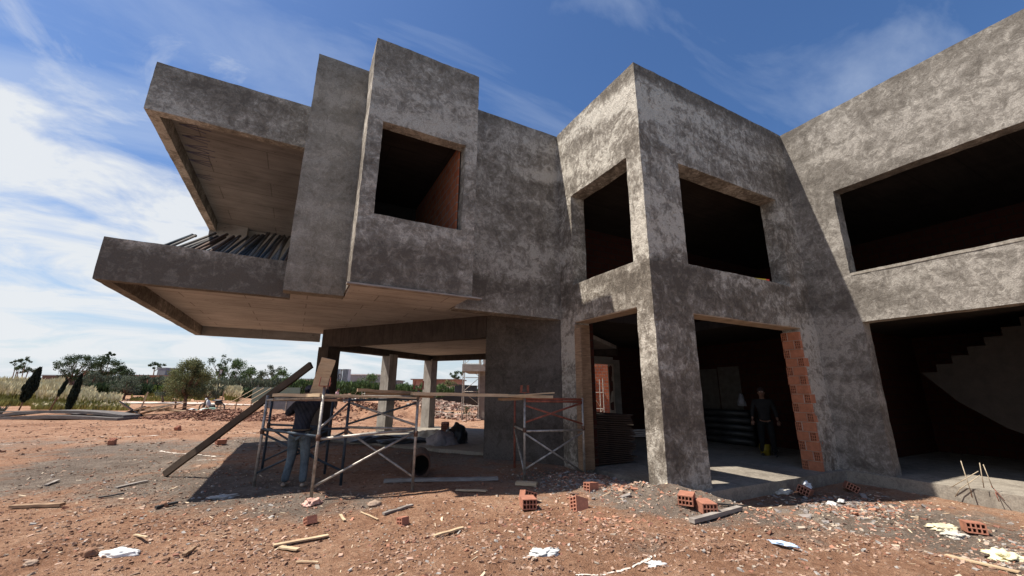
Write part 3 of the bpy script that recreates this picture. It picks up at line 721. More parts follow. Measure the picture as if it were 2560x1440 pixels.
mb = MB(); mb.tube([Vector((math.cos(t) * .14, 0, .28 + math.sin(t) * .12)) for t in np.linspace(0, math.pi, 9)], .004, 5); mb.build('handle', M_STEEL, bk)

# bright tools on the window sill
tl = empty('spirit_level', at_y(1893, 690, 5.2)); tag(tl, 'yellow and red tool lying on the upper window ledge', 'spirit level')
tl.location.z = 4.09; tl.rotation_euler.z = -.2
mb = MB(); mb.box((0, 0, .03), (.42, .06, .055)); mb.build('body', plain('yellow_paint', (.8, .55, .04), .5), tl)
mb = MB(); mb.box((.26, .01, .035), (.1, .075, .05)); mb.build('end_cap', plain('red_paint', (.65, .09, .05), .5), tl)

# ------------------------------------------------------------------ loose hollow blocks
def block(label, loc, rz, rx=0, ry=0, cut=False, l=.30, cols=4, w=.2):
    if l < .15: w = .09; cols = 2
    mb = MB(); R3 = (Matrix.Rotation(rz, 3, 'Z') @ Matrix.Rotation(ry, 3, 'Y') @ Matrix.Rotation(rx, 3, 'X'))
    hollow_mb(mb, Vector((0, 0, 0)), R3, l, w, .13, cols, 2)
    o = mb.build('hollow_brick', [M_ORANGE, M_HOLE]); o.location = loc; tag(o, label, 'brick', 'hollow clay bricks lying around the bay'); return o
vd = FWD
def fz(px, py, dz=0.0): p = at_g(px, py); p.z += dz; return p
BR = [((1718, 1262), .55, 0, -.05, 'orange hollow brick lying in front of the corner pillar', .26),
      ((1765, 1282), 1.05, 0, 0, 'hollow brick with open cells facing the viewer beside the grey bar', .32),
      ((1320, 1272), 1.25, 0, 0, 'red hollow brick in the foreground left of the rubble heap', .26),
      ((1318, 1256), 1.5, .3, .2, 'broken brick half leaning behind the red one', .2),
      ((1440, 1270), .1, 1.2, .3, 'orange brick tilted on its side in front of the rubble heap', .24),
      ((1470, 1225), .2, 1.5, .1, 'orange brick standing in the shaded rubble', .22),
      ((1618, 1195), 1.2, 0, .0, 'brick on end against the sunny foot of the corner pillar', .18),
      ((1618, 1215), 1.2, 0, 0, 'grey dusty block below the brick at the corner pillar', .22),
      ((2438, 1335), .5, .0, .1, 'reddish hollow brick among the cement bags on the right', .26),
      ((2010, 1238), .3, .4, .15, 'shaded hollow brick next to the white rag', .3),
      ((2125, 1228), .6, .5, .1, 'dark hollow brick in the shade below the wing', .28),
      ((2165, 1210), .9, .2, .1, 'hollow brick lying by the foot of the wing wall', .28),
      ((272, 1113), 1.5, 1.57, 1.3, 'small red brick standing upright on the open soil', .30),
      ((551, 1112), .4, 0, 0, 'weathered brick lying on the soil left of the scaffold', .25),
      ((770, 1308), .3, 1.2, 0, 'brown brick fragment by the pink bag', .12),
      ((1000, 1306), .3, 1.4, 0, 'brown square brick piece in the middle foreground', .10),
      ((440, 1076), 1.0, 1.4, 1.2, 'grey marker brick standing at the end of the white line', .28)]
for p, rz, rx, ry, lab, l in BR:
    block(lab, fz(*p, .02), rz, rx, ry, l=l)
block('brick standing on the terrace floor beside the bags', Vector((*at_z(1112, 1080, .1).xy, .33)), .9)
for i in range(3): block('brick stacked on the terrace floor beside the bags', Vector((*at_z(1112, 1086, .1).xy, .08 + .135 * i)), .9)

# ------------------------------------------------------------------ bags, sheets, pipe
def crumple(name, label, cat, loc, size, mt, seed, amp=.35, n=3, group=None, flat=1.0, rz=0):
    bm = bmesh.new(); bmesh.ops.create_icosphere(bm, subdivisions=n, radius=1)
    for v in bm.verts:
        d = v.co.normalized(); k = 1 + amp * noise.noise(d * 1.7 + Vector((seed, 0, 0))) + amp * .6 * noise.noise(d * 4.5 + Vector((0, seed, 0))) + amp * .3 * abs(noise.noise(d * 11 + Vector((0, 0, seed))))
        v.co = Vector((d.x * size[0], d.y * size[1], max(d.z * size[2] * flat, -.01))) * k
    bm.faces.ensure_lookup_table()
    me = bpy.data.meshes.new(name); bm.to_mesh(me); bm.free()
    o = link_mesh(name, me, mt, None, True); o.location = loc; o.rotation_euler.z = rz; tag(o, label, cat, group); return o
crumple('sack', 'long white plastic sack lying in the left foreground', 'sack', fz(296, 1389, .01), (.17, .06, .05), plain('white_plastic', (.74, .73, .69), .5, 0, .08, 5, .2), 1, .3, 4, rz=math.atan2(RGT.y, RGT.x) + .18)
crumple('sack', 'crumpled pinkish plastic bag at the foot of the scaffold', 'bag', fz(782, 1262, .02), (.12, .08, .07), plain('pink_plastic', (.60, .36, .28), .5), 2, .5, 4, rz=.6)
crumple('sack', 'bright white rag lying on the shaded heap by the floor slab', 'rag', fz(2008, 1222, .05), (.17, .12, .09), plain('white_cloth', (.85, .85, .85), .8, 0, .05), 3, .6, 4)
crumple('sack', 'dusty grey rag beside the bright white one', 'rag', fz(1955, 1232, .02), (.2, .14, .05), M_PAPER, 4, .5, 4)
crumple('sack', 'white torn sheet lying in the middle foreground', 'paper', fz(1358, 1385, .01), (.14, .08, .025), M_WHITE, 5, .9, 4)
crumple('sack', 'small torn white paper near the bottom edge', 'paper', fz(1640, 1414, .01), (.09, .04, .02), M_WHITE, 6, .9, 4, rz=-.9)
crumple('sack', 'pale blue plastic wrapper lying on the bare soil', 'wrapper', fz(1958, 1362, .01), (.11, .03, .02), plain('blue_plastic', (.55, .72, .95), .4, 0, .1), 7, .6, 4, rz=-1.1)
crumple('sack', 'torn yellowish cement bag in the bottom right corner', 'bag', fz(2515, 1398, .02), (.16, .12, .05), plain('yellow_paper', (.72, .66, .42), .8, 0, .2), 8, .7, 4)
crumple('sack', 'flattened buff paper bag beside the reddish brick', 'bag', fz(2360, 1322, .02), (.2, .12, .035), plain('buff_paper', (.62, .55, .38), .8, 0, .2), 9, .8, 4)
crumple('sack', 'grey paper scrap in front of the reddish brick', 'bag', fz(2385, 1342, .02), (.13, .1, .04), M_PAPER, 10, .8, 4)
crumple('sack', 'stained paper bag beside the rusty bars at the slab edge', 'bag', fz(2470, 1250, .03), (.11, .05, .05), plain('buff_paper', (.62, .55, .38)), 11, .9, 4)
crumple('sack', 'small white scrap left of the grey bar', 'paper', fz(2080, 1262, .01), (.08, .07, .03), M_WHITE, 12, .9, 3)
crumple('sack', 'white lid shaped scrap at the edge of the shade', 'paper', fz(2105, 1260, .04), (.07, .05, .03), M_WHITE, 12.5, .5, 3)
crumple('rock', 'brown clod of earth left of the white sack', 'clod', fz(222, 1392, .02), (.06, .05, .05), plain('clod', (.24, .13, .08), bmp=.6), 13, .5, 3)
crumple('rock', 'pale stone near the left bottom corner', 'stone', fz(78, 1412, .01), (.05, .04, .03), plain('stone', (.36, .26, .19), bmp=.4), 14, .5, 3)
crumple('rock', 'round buff stone right of the pink bag', 'stone', fz(935, 1265, .02), (.09, .06, .05), plain('stone', (.5, .36, .27)), 15, .4, 3)
crumple('rock', 'dark stone on the grey soil left of the shadow', 'stone', fz(408, 1268, .02), (.05, .05, .05), plain('clod', (.24, .13, .08)), 16, .5, 3)
crumple('sack', 'silvery plastic scrap at the tip of the shadow', 'wrapper', fz(555, 1247, .02), (.15, .07, .03), plain('grey_plastic', (.42, .40, .37), .4), 17, .8, 4)
# bags and bundles on the terrace
for px, py, s, lab, mt, sd in ((1075, 1098, (.5, .35, .28), 'grey white cement sack slumped on the terrace', M_PAPER, 20), (1105, 1110, (.45, .4, .35), 'sack with faded red lettering on the terrace', plain('printed_sack', (.25, .22, .22)), 21), (1140, 1106, (.35, .35, .5), 'black upright bundle on the terrace', M_TARP, 22),
                           (925, 1103, (.5, .3, .15), 'low dark bundle at the left end of the terrace', M_TARP, 23), (965, 1103, (.7, .3, .17), 'dark folded sheeting in the middle of the terrace', M_TARP, 24), (1010, 1106, (.8, .3, .13), 'dark rags lying between the bundles and the sacks', M_TARP, 25)):
    p = at_z(px, py, .08); crumple('bundle', lab, 'bundle', p, s, mt, sd, .28, 4)
# drain pipe
pp = empty('drain_pipe', fz(1050, 1197, .23)); tag(pp, 'dark clay drain pipe with open mouth lying in the shade', 'pipe')
dv = (at_z(1050, 1150, 0) - at_z(1050, 1197, 0)); dv.z = 0; dv.normalize()
bm_ = MB(); n = 20
ring = []
perp = Vector((-dv.y, dv.x, 0))
def rg(c, r): return [c + perp * (math.cos(2 * math.pi * i / n) * r * .85) + Vector((0, 0, math.sin(2 * math.pi * i / n) * r)) for i in range(n)]
rr = [rg(Vector((0, 0, 0)), .22), rg(dv * .9, .22), rg(dv * .9, .185), rg(dv * .0, .185)]
vs_ = [v for r_ in rr for v in r_]; fs_ = []
for a in range(4):
    for i in range(n): fs_.append((a * n + i, a * n + (i + 1) % n, ((a + 1) % 4) * n + (i + 1) % n, ((a + 1) % 4) * n + i))
bm_.add(vs_, fs_); bm_.build('body', plain('clay_pipe', (.085, .045, .03), .85), pp, False)
bm_ = MB(); pl_ = rg(dv * .5, .19); bm_.add(pl_ + rg(dv * .53, .19), [tuple(range(n)), tuple(range(2 * n - 1, n - 1, -1))]); bm_.build('dark_pipe_cap', plain('pipe_shade', (.02, .015, .012)), pp)  # dark cap added inside so the pipe mouth reads as shadow

# rusty bars sticking out of the slab edge
for i, (b0, t0, bend, lab) in enumerate((((2432, 1245), (2402, 1152), None, 'leftmost upright pale bar at the slab edge'), ((2460, 1220), (2449, 1157), None, 'middle upright pale bar at the slab edge'), ((2482, 1220), (2458, 1161), None, 'right upright pale bar at the slab edge'),
                                ((2378, 1218), (2446, 1178), None, 'upper slanting bar across the uprights'), ((2388, 1242), (2450, 1188), (2398, 1224), 'lower bent bar across the uprights'), ((2512, 1252), (2478, 1215), None, 'dark bar leaning right of the uprights'),
                                ((2498, 1254), (2488, 1230), None, 'short dark bar stub in front of the slab'), ((2430, 1243), (2426, 1224), None, 'short stub left of the paper bag'))):
    A = at_x(b0[0], b0[1], 10.70); B = at_x(t0[0], t0[1], 10.72)
    mb = MB(); pts = [A, B] if bend is None else [A, at_x(bend[0], bend[1], 10.71), B]
    mb.tube([p - A for p in pts], .0065, 6); o = mb.build('steel_bar', M_REBAR if i < 5 else M_TUBER, None, True); o.location = A
    tag(o, lab, 'rebar', 'reinforcing bars at the slab edge of the wing')

# ------------------------------------------------------------------ rubble too plentiful to count
def chips(name, label, mats, zones, total, size, flatness, seed, wood_like=False):
    rnd = random.Random(seed); mb = MB(); wsum = sum(z[4] for z in zones)
    for px, py, rx, ry, wgt in zones:
        for _ in range(int(total * wgt / wsum)):
            qx = px + rnd.gauss(0, rx); qy = py + rnd.gauss(0, ry)
            if qy < 1035: continue
            p = at_z(qx, qy, 0)
            if (p.x > 5.85 and p.y > 5.0 and p.x < 17): continue
            if p.x > 10.7 and p.y < 5.0: continue
            if noise.noise(Vector((p.x * 1.3, p.y * 1.3, seed))) + .5 * noise.noise(Vector((p.x * 4, p.y * 4, seed))) < rnd.uniform(-.55, .45): continue
            g = ground_h(p.x, p.y); s = size * (.3 + rnd.random() ** 4 * 2.6)
            R3 = Matrix.Rotation(rnd.uniform(0, 6.28), 3, 'Z') @ Matrix.Rotation(rnd.gauss(0, .28), 3, 'X') @ Matrix.Rotation(rnd.gauss(0, .28), 3, 'Y')
            d = (s * rnd.uniform(2, 5), s * rnd.uniform(.4, .9), s * .3) if wood_like else (s * rnd.uniform(.9, 1.8), s * rnd.uniform(.6, 1.1), s * rnd.uniform(.25, flatness))
            k = rnd.randrange(len(mats)); st_ = random.getstate(); random.seed(rnd.random())
            mb.box((p.x, p.y, g + d[2] * .3), d, R3, k, .3); 
            # shear two corners for a broken outline
            vv = mb.v[-8:]
            for j in (rnd.randrange(8), rnd.randrange(8)): vv[j] += Vector((rnd.uniform(-.3, .3), rnd.uniform(-.3, .3), rnd.uniform(-.15, .05))) * s
            mb.v[-8:] = vv; random.setstate(st_)
    o = mb.build(name, mats); tag(o, label, None, None, 'stuff'); return o
WIDE = [(1280, 1330, 800, 70, 3.2), (500, 1250, 320, 60, 1.6), (1500, 1210, 150, 28, 1.5), (2050, 1260, 260, 28, 1.4), (2300, 1310, 200, 50, 1.5), (800, 1130, 260, 30, .8), (2500, 1370, 90, 40, .7)]
HEAP = [(1560, 1225, 45, 16, 1.6), (1480, 1215, 60, 20, 1.0), (1400, 1190, 60, 16, .5), (2080, 1232, 90, 16, 1.6), (2200, 1235, 70, 12, .8)]
chips('brick_rubble', 'broken orange brick chips scattered over the soil', [plain('brick_chip', (.40, .19, .12), .9, 0, .25), plain('brick_chip_pale', (.46, .30, .22), .9, 0, .2), plain('brick_chip_dark', (.24, .115, .08), .9, 0, .2)],
      [(1280, 1310, 800, 60, 2.0), (1450, 1290, 120, 25, 1.6), (2150, 1285, 230, 18, 1.6), (800, 1190, 260, 30, .8)] + HEAP, 9000, .016, .5, 3)
chips('stone_rubble', 'grey and buff mortar crumbs and stones on the soil', [plain('crumb_grey', (.33, .30, .27), .95, 0, .25), plain('crumb_buff', (.42, .34, .26), .95, 0, .2), plain('crumb_brown', (.22, .15, .11), .95, 0, .2), plain('crumb_red', (.26, .12, .075), .95, 0, .2)],
      WIDE + [(300, 1180, 250, 40, 1.2)] + HEAP, 17000, .0135, .7, 4)
chips('wood_splinters', 'pale wood splinters scattered over the soil', [plain('splinter_pale', (.66, .52, .36), .9, 0, .2), plain('splinter_brown', (.34, .24, .16), .9, 0, .2)],
      WIDE + [(750, 1320, 200, 50, 1)] + HEAP, 4000, .0105, .3, 5, True)
chips('soil_crumbs', 'small red brown crumbs of earth covering the near ground', [plain('soil_crumb', (.26, .15, .10), .95, 0, .2), plain('soil_crumb_dark', (.16, .09, .06), .95, 0, .2), plain('soil_crumb_pale', (.38, .26, .19), .95, 0, .2)],
      [(1280, 1360, 800, 60, 3), (400, 1300, 400, 70, 2), (1900, 1340, 400, 50, 1.5), (500, 1180, 300, 40, 1)], 46000, .010, .7, 8)
chips('soil_lumps', 'lumps of red earth on the rough ground farther off', [plain('soil_crumb', (.26, .15, .10)), plain('soil_crumb_dark', (.16, .09, .06)), plain('soil_crumb_pale', (.38, .26, .19))],
      [(300, 1075, 350, 14, 2), (600, 1065, 300, 12, 1.5), (500, 1110, 400, 25, 2), (900, 1062, 200, 8, 1)], 9000, .024, .6, 9)
chips('shaded_heap', 'heap of broken boards and bricks by the corner pillar', [plain('heap_grey', (.24, .21, .19), .9, 0, .25), plain('heap_brown', (.20, .13, .10), .9, 0, .25), plain('heap_grey', (.24, .21, .19)), plain('brick_chip', (.40, .19, .12))],
      HEAP, 1300, .034, .4, 6)
# chalk setting-out lines
def lime(name, label, pts, w):
    mb = MB(); P = [at_g(*p) for p in pts]; vs = []; 
    sub = []
    for a, c in zip(P, P[1:]):
        for i in range(14): sub.append(a.lerp(c, i / 14))
    sub.append(P[-1])
    for i, p in enumerate(sub):
        d = (sub[min(i + 1, len(sub) - 1)] - sub[max(i - 1, 0)]).normalized(); s = Vector((-d.y, d.x, 0))
        ww = w * random.uniform(.45, 1.1); off = s * random.uniform(-.25, .25) * w
        for q in (-1, 1):
            v = p + s * (q * ww / 2) + off; v.z = ground_h(v.x, v.y) + .008; vs.append(v)
    mb.add(vs, [(2 * i, 2 * i + 1, 2 * i + 3, 2 * i + 2) for i in range(len(sub) - 1) if random.random() > .12])
    o = mb.build(name, plain('lime_powder', (.62, .54, .46), .95, 0, .15, 20)); tag(o, label, None, None, 'structure'); return o
lime('chalk_line', 'long white chalk line on the red soil', [(235, 1098), (330, 1092), (430, 1086)], .07)
lime('chalk_line', 'white chalk line at the far left edge', [(0, 1113), (30, 1112)], .07)
lime('chalk_line', 'white chalk line near the foot of the leaning timber', [(400, 1128), (470, 1136), (540, 1142)], .08)
lime('chalk_line', 'short white chalk line behind the leaning timber', [(570, 1083), (645, 1084)], .10)
lime('chalk_line', 'broad white chalk line in the bottom foreground', [(1440, 1440), (1510, 1430), (1580, 1414), (1640, 1404)], .022)
lime('chalk_line', 'faint chalk line beside the tip of the shadow', [(440, 1160), (500, 1151), (560, 1148)], .04)

# ------------------------------------------------------------------ people
def skin_obj(name, joints, edges, mt, parent=None, sub=2, root=0):
    """one smooth surface grown round a skeleton; joints: (position, rx, ry)"""
    me = bpy.data.meshes.new(name); me.from_pydata([tuple(j[0]) for j in joints], edges, []); me.update()
    o = bpy.data.objects.new(name, me); C.objects.link(o)
    md = o.modifiers.new('skin', 'SKIN'); md.use_smooth_shade = True
    sb = o.modifiers.new('sub', 'SUBSURF'); sb.levels = sub; sb.render_levels = sub
    if not me.skin_vertices: bpy.context.view_layer.objects.active = o
    for i, j in enumerate(joints):
        me.skin_vertices[0].data[i].radius = (j[1], j[2] if len(j) > 2 else j[1])
        me.skin_vertices[0].data[i].use_root = (i == root)
    dg = bpy.context.evaluated_depsgraph_get()
    m2 = bpy.data.meshes.new_from_object(o.evaluated_get(dg)); m2.name = name
    bpy.data.objects.remove(o)
    o = link_mesh(name, m2, None, parent, True)
    m2.materials.clear()
    for mm in (mt if isinstance(mt, (list, tuple)) else [mt]): m2.materials.append(mm)
    return o
SKIN = plain('skin', (.20, .11, .075), .6, 0, .1)
def ell(name, c, r, mt, parent, rot=None, sub=3, nzv=0.0, cut=None):
    bm = bmesh.new(); bmesh.ops.create_icosphere(bm, subdivisions=sub, radius=1)
    for v in bm.verts:
        d = v.co.copy(); k = 1 + nzv * noise.noise(d * 3)
        p = Vector((d.x * r[0], d.y * r[1], d.z * r[2])) * k
        if cut is not None and d.z < cut: p.z = cut * r[2]
        if rot is not None: p = rot @ p
        v.co = p + Vector(c)
    me = bpy.data.meshes.new(name); bm.to_mesh(me); bm.free()
    return link_mesh(name, me, mt, parent, True)
def person(label, loc, face, shirt, trousers, shoes, hair, arms, lean=0.0, stride=.16, scale=1.0, hands=True, cap=None, group=None, kneel=0):
    """standing figure, local +y is forward; arms = ((elbow, wrist), (elbow, wrist)) left then right"""
    r = empty('person', loc, math.atan2(face.y, face.x) - math.pi / 2); r.scale = (scale,) * 3
    tag(r, label, 'person', group)
    hipz = .92; ly = lean
    pel = Vector((0, 0, hipz)); ch = Vector((0, .05 + ly * .6, 1.28)); nk = Vector((0, .05 + ly, 1.47)); hd = Vector((0, .09 + ly, 1.60))
    shl = Vector((-.19, .04 + ly, 1.40)); shr = Vector((.19, .04 + ly, 1.40))
    hl, hr = Vector((-.09, 0, .88)), Vector((.10, 0, .88))
    kl, kr = Vector((-.12, .05, .48)), Vector((.13, .02, .48))
    al, ar = Vector((-stride / 2 - .05, -.02, .08)), Vector((stride / 2 + .06, -.05, .08))
    (el, wl), (er, wr) = arms; el, wl, er, wr = map(Vector, (el, wl, er, wr))
    J = [(pel, .08, .06), (ch, .11, .075), (nk, .055, .055), (hd + Vector((0, 0, -.02)), .075, .085), (hd + Vector((0, .01, .09)), .07, .085),
         (shl, .055, .055), (el, .042, .042), (wl, .028, .028), (shr, .055, .055), (er, .042, .042), (wr, .028, .028),
         (hl, .065, .065), (kl, .055, .055), (al, .04, .04), (hr, .065, .065), (kr, .055, .055), (ar, .04, .04)]
    E_ = [(0, 1), (1, 2), (2, 3), (3, 4), (1, 5), (5, 6), (6, 7), (1, 8), (8, 9), (9, 10), (0, 11), (11, 12), (12, 13), (0, 14), (14, 15), (15, 16)]
    skin_obj('body', J, E_, SKIN, r)
    # shirt over torso and upper arms
    S = [(pel + Vector((0, -.005, -.04)), .165, .125), (pel + Vector((0, -.005, .04)), .16, .12), ((pel + ch) / 2 + Vector((0, 0, .03)), .15, .115), (ch + Vector((0, 0, .04)), .18, .13), (nk + Vector((0, -.01, -.03)), .085, .075),
         (shl, .075, .075), (el, .058, .058), (wl.lerp(el, .25), .045, .045), (shr, .075, .075), (er, .058, .058), (wr.lerp(er, .25), .045, .045)]
    skin_obj('shirt', S, [(0, 1), (1, 2), (2, 3), (3, 4), (3, 5), (5, 6), (6, 7), (3, 8), (8, 9), (9, 10)], shirt, r)
    Tj = [(pel + Vector((0, -.01, .04)), .155, .125), (hl + Vector((-.005, -.02, -.03)), .105, .11), (kl, .078, .08), ((kl + al) / 2, .07, .07), (al + Vector((0, -.01, -.01)), .066, .07), (hr + Vector((.005, -.02, -.03)), .105, .11), (kr, .078, .08), ((kr + ar) / 2, .07, .07), (ar + Vector((0, -.01, -.01)), .066, .07)]
    skin_obj('trousers', Tj, [(0, 1), (1, 2), (2, 3), (3, 4), (0, 5), (5, 6), (6, 7), (7, 8)], trousers, r)
    for a, s in ((al, -1), (ar, 1)):
        sh = skin_obj('shoe', [(a + Vector((0, -.05, -.035)), .042, .036), (a + Vector((s * .01, .06, -.045)), .045, .034), (a + Vector((s * .02, .16, -.055)), .04, .025)], [(0, 1), (1, 2)], shoes, r, 2)
    # head with features
    hc = hd + Vector((0, .01, .03))
    ell('face', hc + Vector((0, .02, -.015)), (.076, .088, .108), SKIN, r)
    for s in (-1, 1):
        ell('ear', hc + Vector((s * .079, .0, -.01)), (.012, .02, .032), SKIN, r, sub=2)
        ell('eye', hc + Vector((s * .03, .098, .012)), (.012, .008, .009), M_WHITE, r, sub=2)
    ell('nose', hc + Vector((0, .112, -.02)), (.014, .02, .024), SKIN, r, sub=2)
    ell('mouth', hc + Vector((0, .096, -.062)), (.026, .008, .007), plain('lips', (.22, .08, .07)), r, sub=2)
    ell('hair', hc + Vector((0, -.008, .022)), (.085, .098, .10), hair, r, nzv=.1, cut=-.35)
    if cap:
        ell('cap', hc + Vector((0, -.002, .045)), (.091, .105, .085), cap, r, cut=-.1)
    # hands
    if hands:
        for w, e, s in ((wl, el, -1), (wr, er, 1)):
            d = (w - e).normalized(); sd = d.cross(Vector((0, 1, .2))); sd = sd.normalized() if sd.length > .1 else Vector((1, 0, 0)); up = sd.cross(d)
            hj = [(w, .024, .02), (w + d * .05, .034, .017), (w + d * .085, .034, .014)]; he = [(0, 1), (1, 2)]
            for k, (o_, ln) in enumerate(((-.03, .062), (-.01, .075), (.011, .07), (.03, .055))):
                b0 = w + d * .09 + sd * o_; i0 = len(hj)
                hj += [(b0, .009), (b0 + d * ln * .5 + up * .012, .0085), (b0 + d * ln * .8 + up * .035, .007)]; he += [(2, i0), (i0, i0 + 1), (i0 + 1, i0 + 2)]
            i0 = len(hj); t0 = w + d * .03 - sd * .035
            hj += [(t0, .012), (t0 + d * .03 - sd * .02 + up * .015, .010), (t0 + d * .055 - sd * .022 + up * .03, .008)]; he += [(0, i0), (i0, i0 + 1), (i0 + 1, i0 + 2)]
            skin_obj('hand', [(j[0], j[1], j[2] if len(j) > 2 else j[1]) for j in hj], he, SKIN, r, 1)
    return r
def jeans_mat():
    mt, b = new_mat('washed_denim'); n = nz(coord(), 4, 5, .6); f = nz(coord((1, 1, 3)), 18, 4, .6)
    L(ramp(n, (.35, (.045, .06, .07)), (.65, (.14, .175, .19))), b.inputs['Base Color']); bump(b, math_('ADD', nz(coord((1, 1, 1.8)), 9, 3, .5, 1.5), math_('MULTIPLY', f, .2)), .8, .03); return mt
def shirt_mat():
    mt, b = new_mat('dark_shirt'); L(ramp(nz(coord(), 5), (.3, (.012, .013, .018)), (.7, (.035, .037, .048))), b.inputs['Base Color'])
    w = N('ShaderNodeTexWave'); L(coord((1, 1, 1), (.4, .6, 0)), w.inputs[0]); w.inputs['Scale'].default_value = 5; w.inputs['Distortion'].default_value = 4
    bump(b, w.outputs[1], .5, .02); return mt
pf = at_g(733, 1217)
vw = Vector((pf.x, pf.y, 0)).normalized(); rt_ = Vector((vw.y, -vw.x, 0))
fc = (vw * .92 + rt_ * .38).normalized()
P_ = person('man in dark shirt and faded jeans, seen from behind, lifting a board on the scaffold', pf, fc, shirt_mat(), jeans_mat(), plain('tan_shoe', (.34, .25, .18), .8), plain('hair', (.012, .01, .01), .9),
       (((-.34, .10, 1.22), (-.24, .34, 1.28)), ((.30, .24, 1.52), (.26, .36, 1.74))), lean=.08, stride=.22, scale=.96, cap=plain('dusty_cap', (.08, .07, .075), .9))
ell('back_pocket', (.10, -.118, .86), (.055, .012, .06), jeans_mat(), P_)
bt = MB(); bt.tube([Vector((math.cos(t) * .165, math.sin(t) * .125 - .005, .965)) for t in np.linspace(0, 2 * math.pi, 25)], .014, 6, 0, None, False); bt.build('belt', plain('belt', (.10, .075, .05)), P_)
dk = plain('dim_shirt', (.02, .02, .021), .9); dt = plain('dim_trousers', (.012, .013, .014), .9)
relax = (((-.27, 0, 1.14), (-.29, .08, .90)), ((.27, 0, 1.14), (.29, .08, .90)))
mn = at_z(1925, 1140, 0)
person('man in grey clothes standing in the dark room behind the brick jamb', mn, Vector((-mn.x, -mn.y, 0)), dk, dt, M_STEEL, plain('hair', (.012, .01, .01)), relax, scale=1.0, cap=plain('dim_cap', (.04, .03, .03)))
cl = crumple('cloth', 'white cloth hanging beside the man in the dark room', 'cloth', (mn.x + .25, mn.y + .75, 1.25), (.1, .1, .3), plain('dull_cloth', (.2, .2, .21)), 31, .4, 3)
for px, D, lab, s_, t_ in ((809, 30, 'distant worker in pale shirt and dark trousers left of the blue post', (.55, .50, .42), (.03, .04, .10)), (840, 36, 'distant worker in pink shirt walking behind the scaffold', (.60, .42, .42), (.02, .02, .025))):
    p = at_d(px, 1000, D); p = G(p.x, p.y)
    person(lab, p, RGT, plain('shirt_%d' % px, s_), plain('trs_%d' % px, t_), M_STEEL, plain('hair', (.012, .01, .01)), relax, hands=False)

# ------------------------------------------------------------------ middle distance
def base(px, D): p = at_d(px, 980, D); return G(p.x, p.y)
# curved boards stacked on the left
mt_slab = plain('grey_boards', (.13, .115, .105), .9, 0, .25, 5, .4)
def bowed(label, pxa, pxb, D, z0, h, bow, w):
    A = at_d(pxa, 1000, D); B = at_d(pxb, 1000, D); mb = MB(); n = 16; vs = []
    for i in range(n + 1):
        t = i / n; p = A.lerp(B, t); zz = z0 + bow * 4 * t * (1 - t) + .02 * noise.noise(Vector((i * .7, D, 0)))
        g = ground_h(p.x, p.y, False)
        for f, hh in ((0, 0), (w, 0), (w, h), (0, h)): q = p + FWD * f; vs.append((q.x - A.x, q.y - A.y, g + zz + hh))
    fs = []
    for i in range(n):
        for k in range(4): fs.append((i * 4 + k, i * 4 + (k + 1) % 4, i * 4 + 4 + (k + 1) % 4, i * 4 + 4 + k))
    fs += [(0, 1, 2, 3), (n * 4 + 3, n * 4 + 2, n * 4 + 1, n * 4)]
    mb.add(vs, fs); o = mb.build('bowed_slab', mt_slab); o.location = (A.x, A.y, 0); tag(o, label, 'slab', 'bowed grey slabs lying on the left'); return o
bowed('upper bowed grey slab of the long low stack on the left', 2, 318, 22.0, .10, .13, .22, 1.0)
bowed('lower bowed grey slab of the long low stack on the left', 8, 305, 21.6, -.04, .15, .10, 1.2)
bowed('slim grey slab at the foot of the low stack on the left', -60, 200, 23.4, .15, .05, .12, .6)
# timber pile with a leaning pole
for i in range(16):
    a = base(random.uniform(335, 405), 24 + random.random() * 1.6); dvv = Vector((random.uniform(-1, 1), random.uniform(-1, 1), random.uniform(-.05, .35))).normalized()
    a.z += .05 + i * .03
    plank('scrap_timber', 'grey board in the tangled timber pile on the left', a, a + (RGT * random.uniform(.8, 2.4) + Vector((0, 0, random.uniform(-.1, .5)))) , .18, .035, random.choice((M_WOODG, M_WOODL, M_WOOD)), 'board', 'boards of the tangled timber pile', seg=1)
a = base(357, 23.6); plank('pole', 'pale pole standing slanted in the timber pile', a, at_d(370, 980, 23.7), .06, .06, M_WOODL, 'pole')
a = base(343, 24.5); mb = MB(); mb.box((0, 0, .35), (1.5, .9, .06), Matrix.Rotation(R(-32), 3, RGT) @ Matrix.Rotation(.4, 3, FWD)); mb.box((0, 0, .28), (1.3, .7, .05), Matrix.Rotation(R(-26), 3, FWD)); o = mb.build('slanted_panel', M_TARP); o.location = a; tag(o, 'dark panel leaning at the left end of the timber pile', 'panel')
# heap of white and green sacks
for i in range(34):
    p = base(random.gauss(530, 15), 25.8 + random.uniform(-.5, .7)); p.z += random.uniform(.0, .25)
    gr = p.x * RGT.x + p.y * RGT.y < -8.4
    crumple('sack', ('pale green sack at the left of the sack heap' if i % 3 == 0 else 'white sack in the heap below the motorbike'), 'sack', p, (.19, .14, .10), (plain('green_sack', (.22, .32, .25)) if i % 3 == 0 else M_WHITE), i * 3.1, .4, 2, 'green sacks of the heap' if i % 3 == 0 else 'white sacks of the heap')
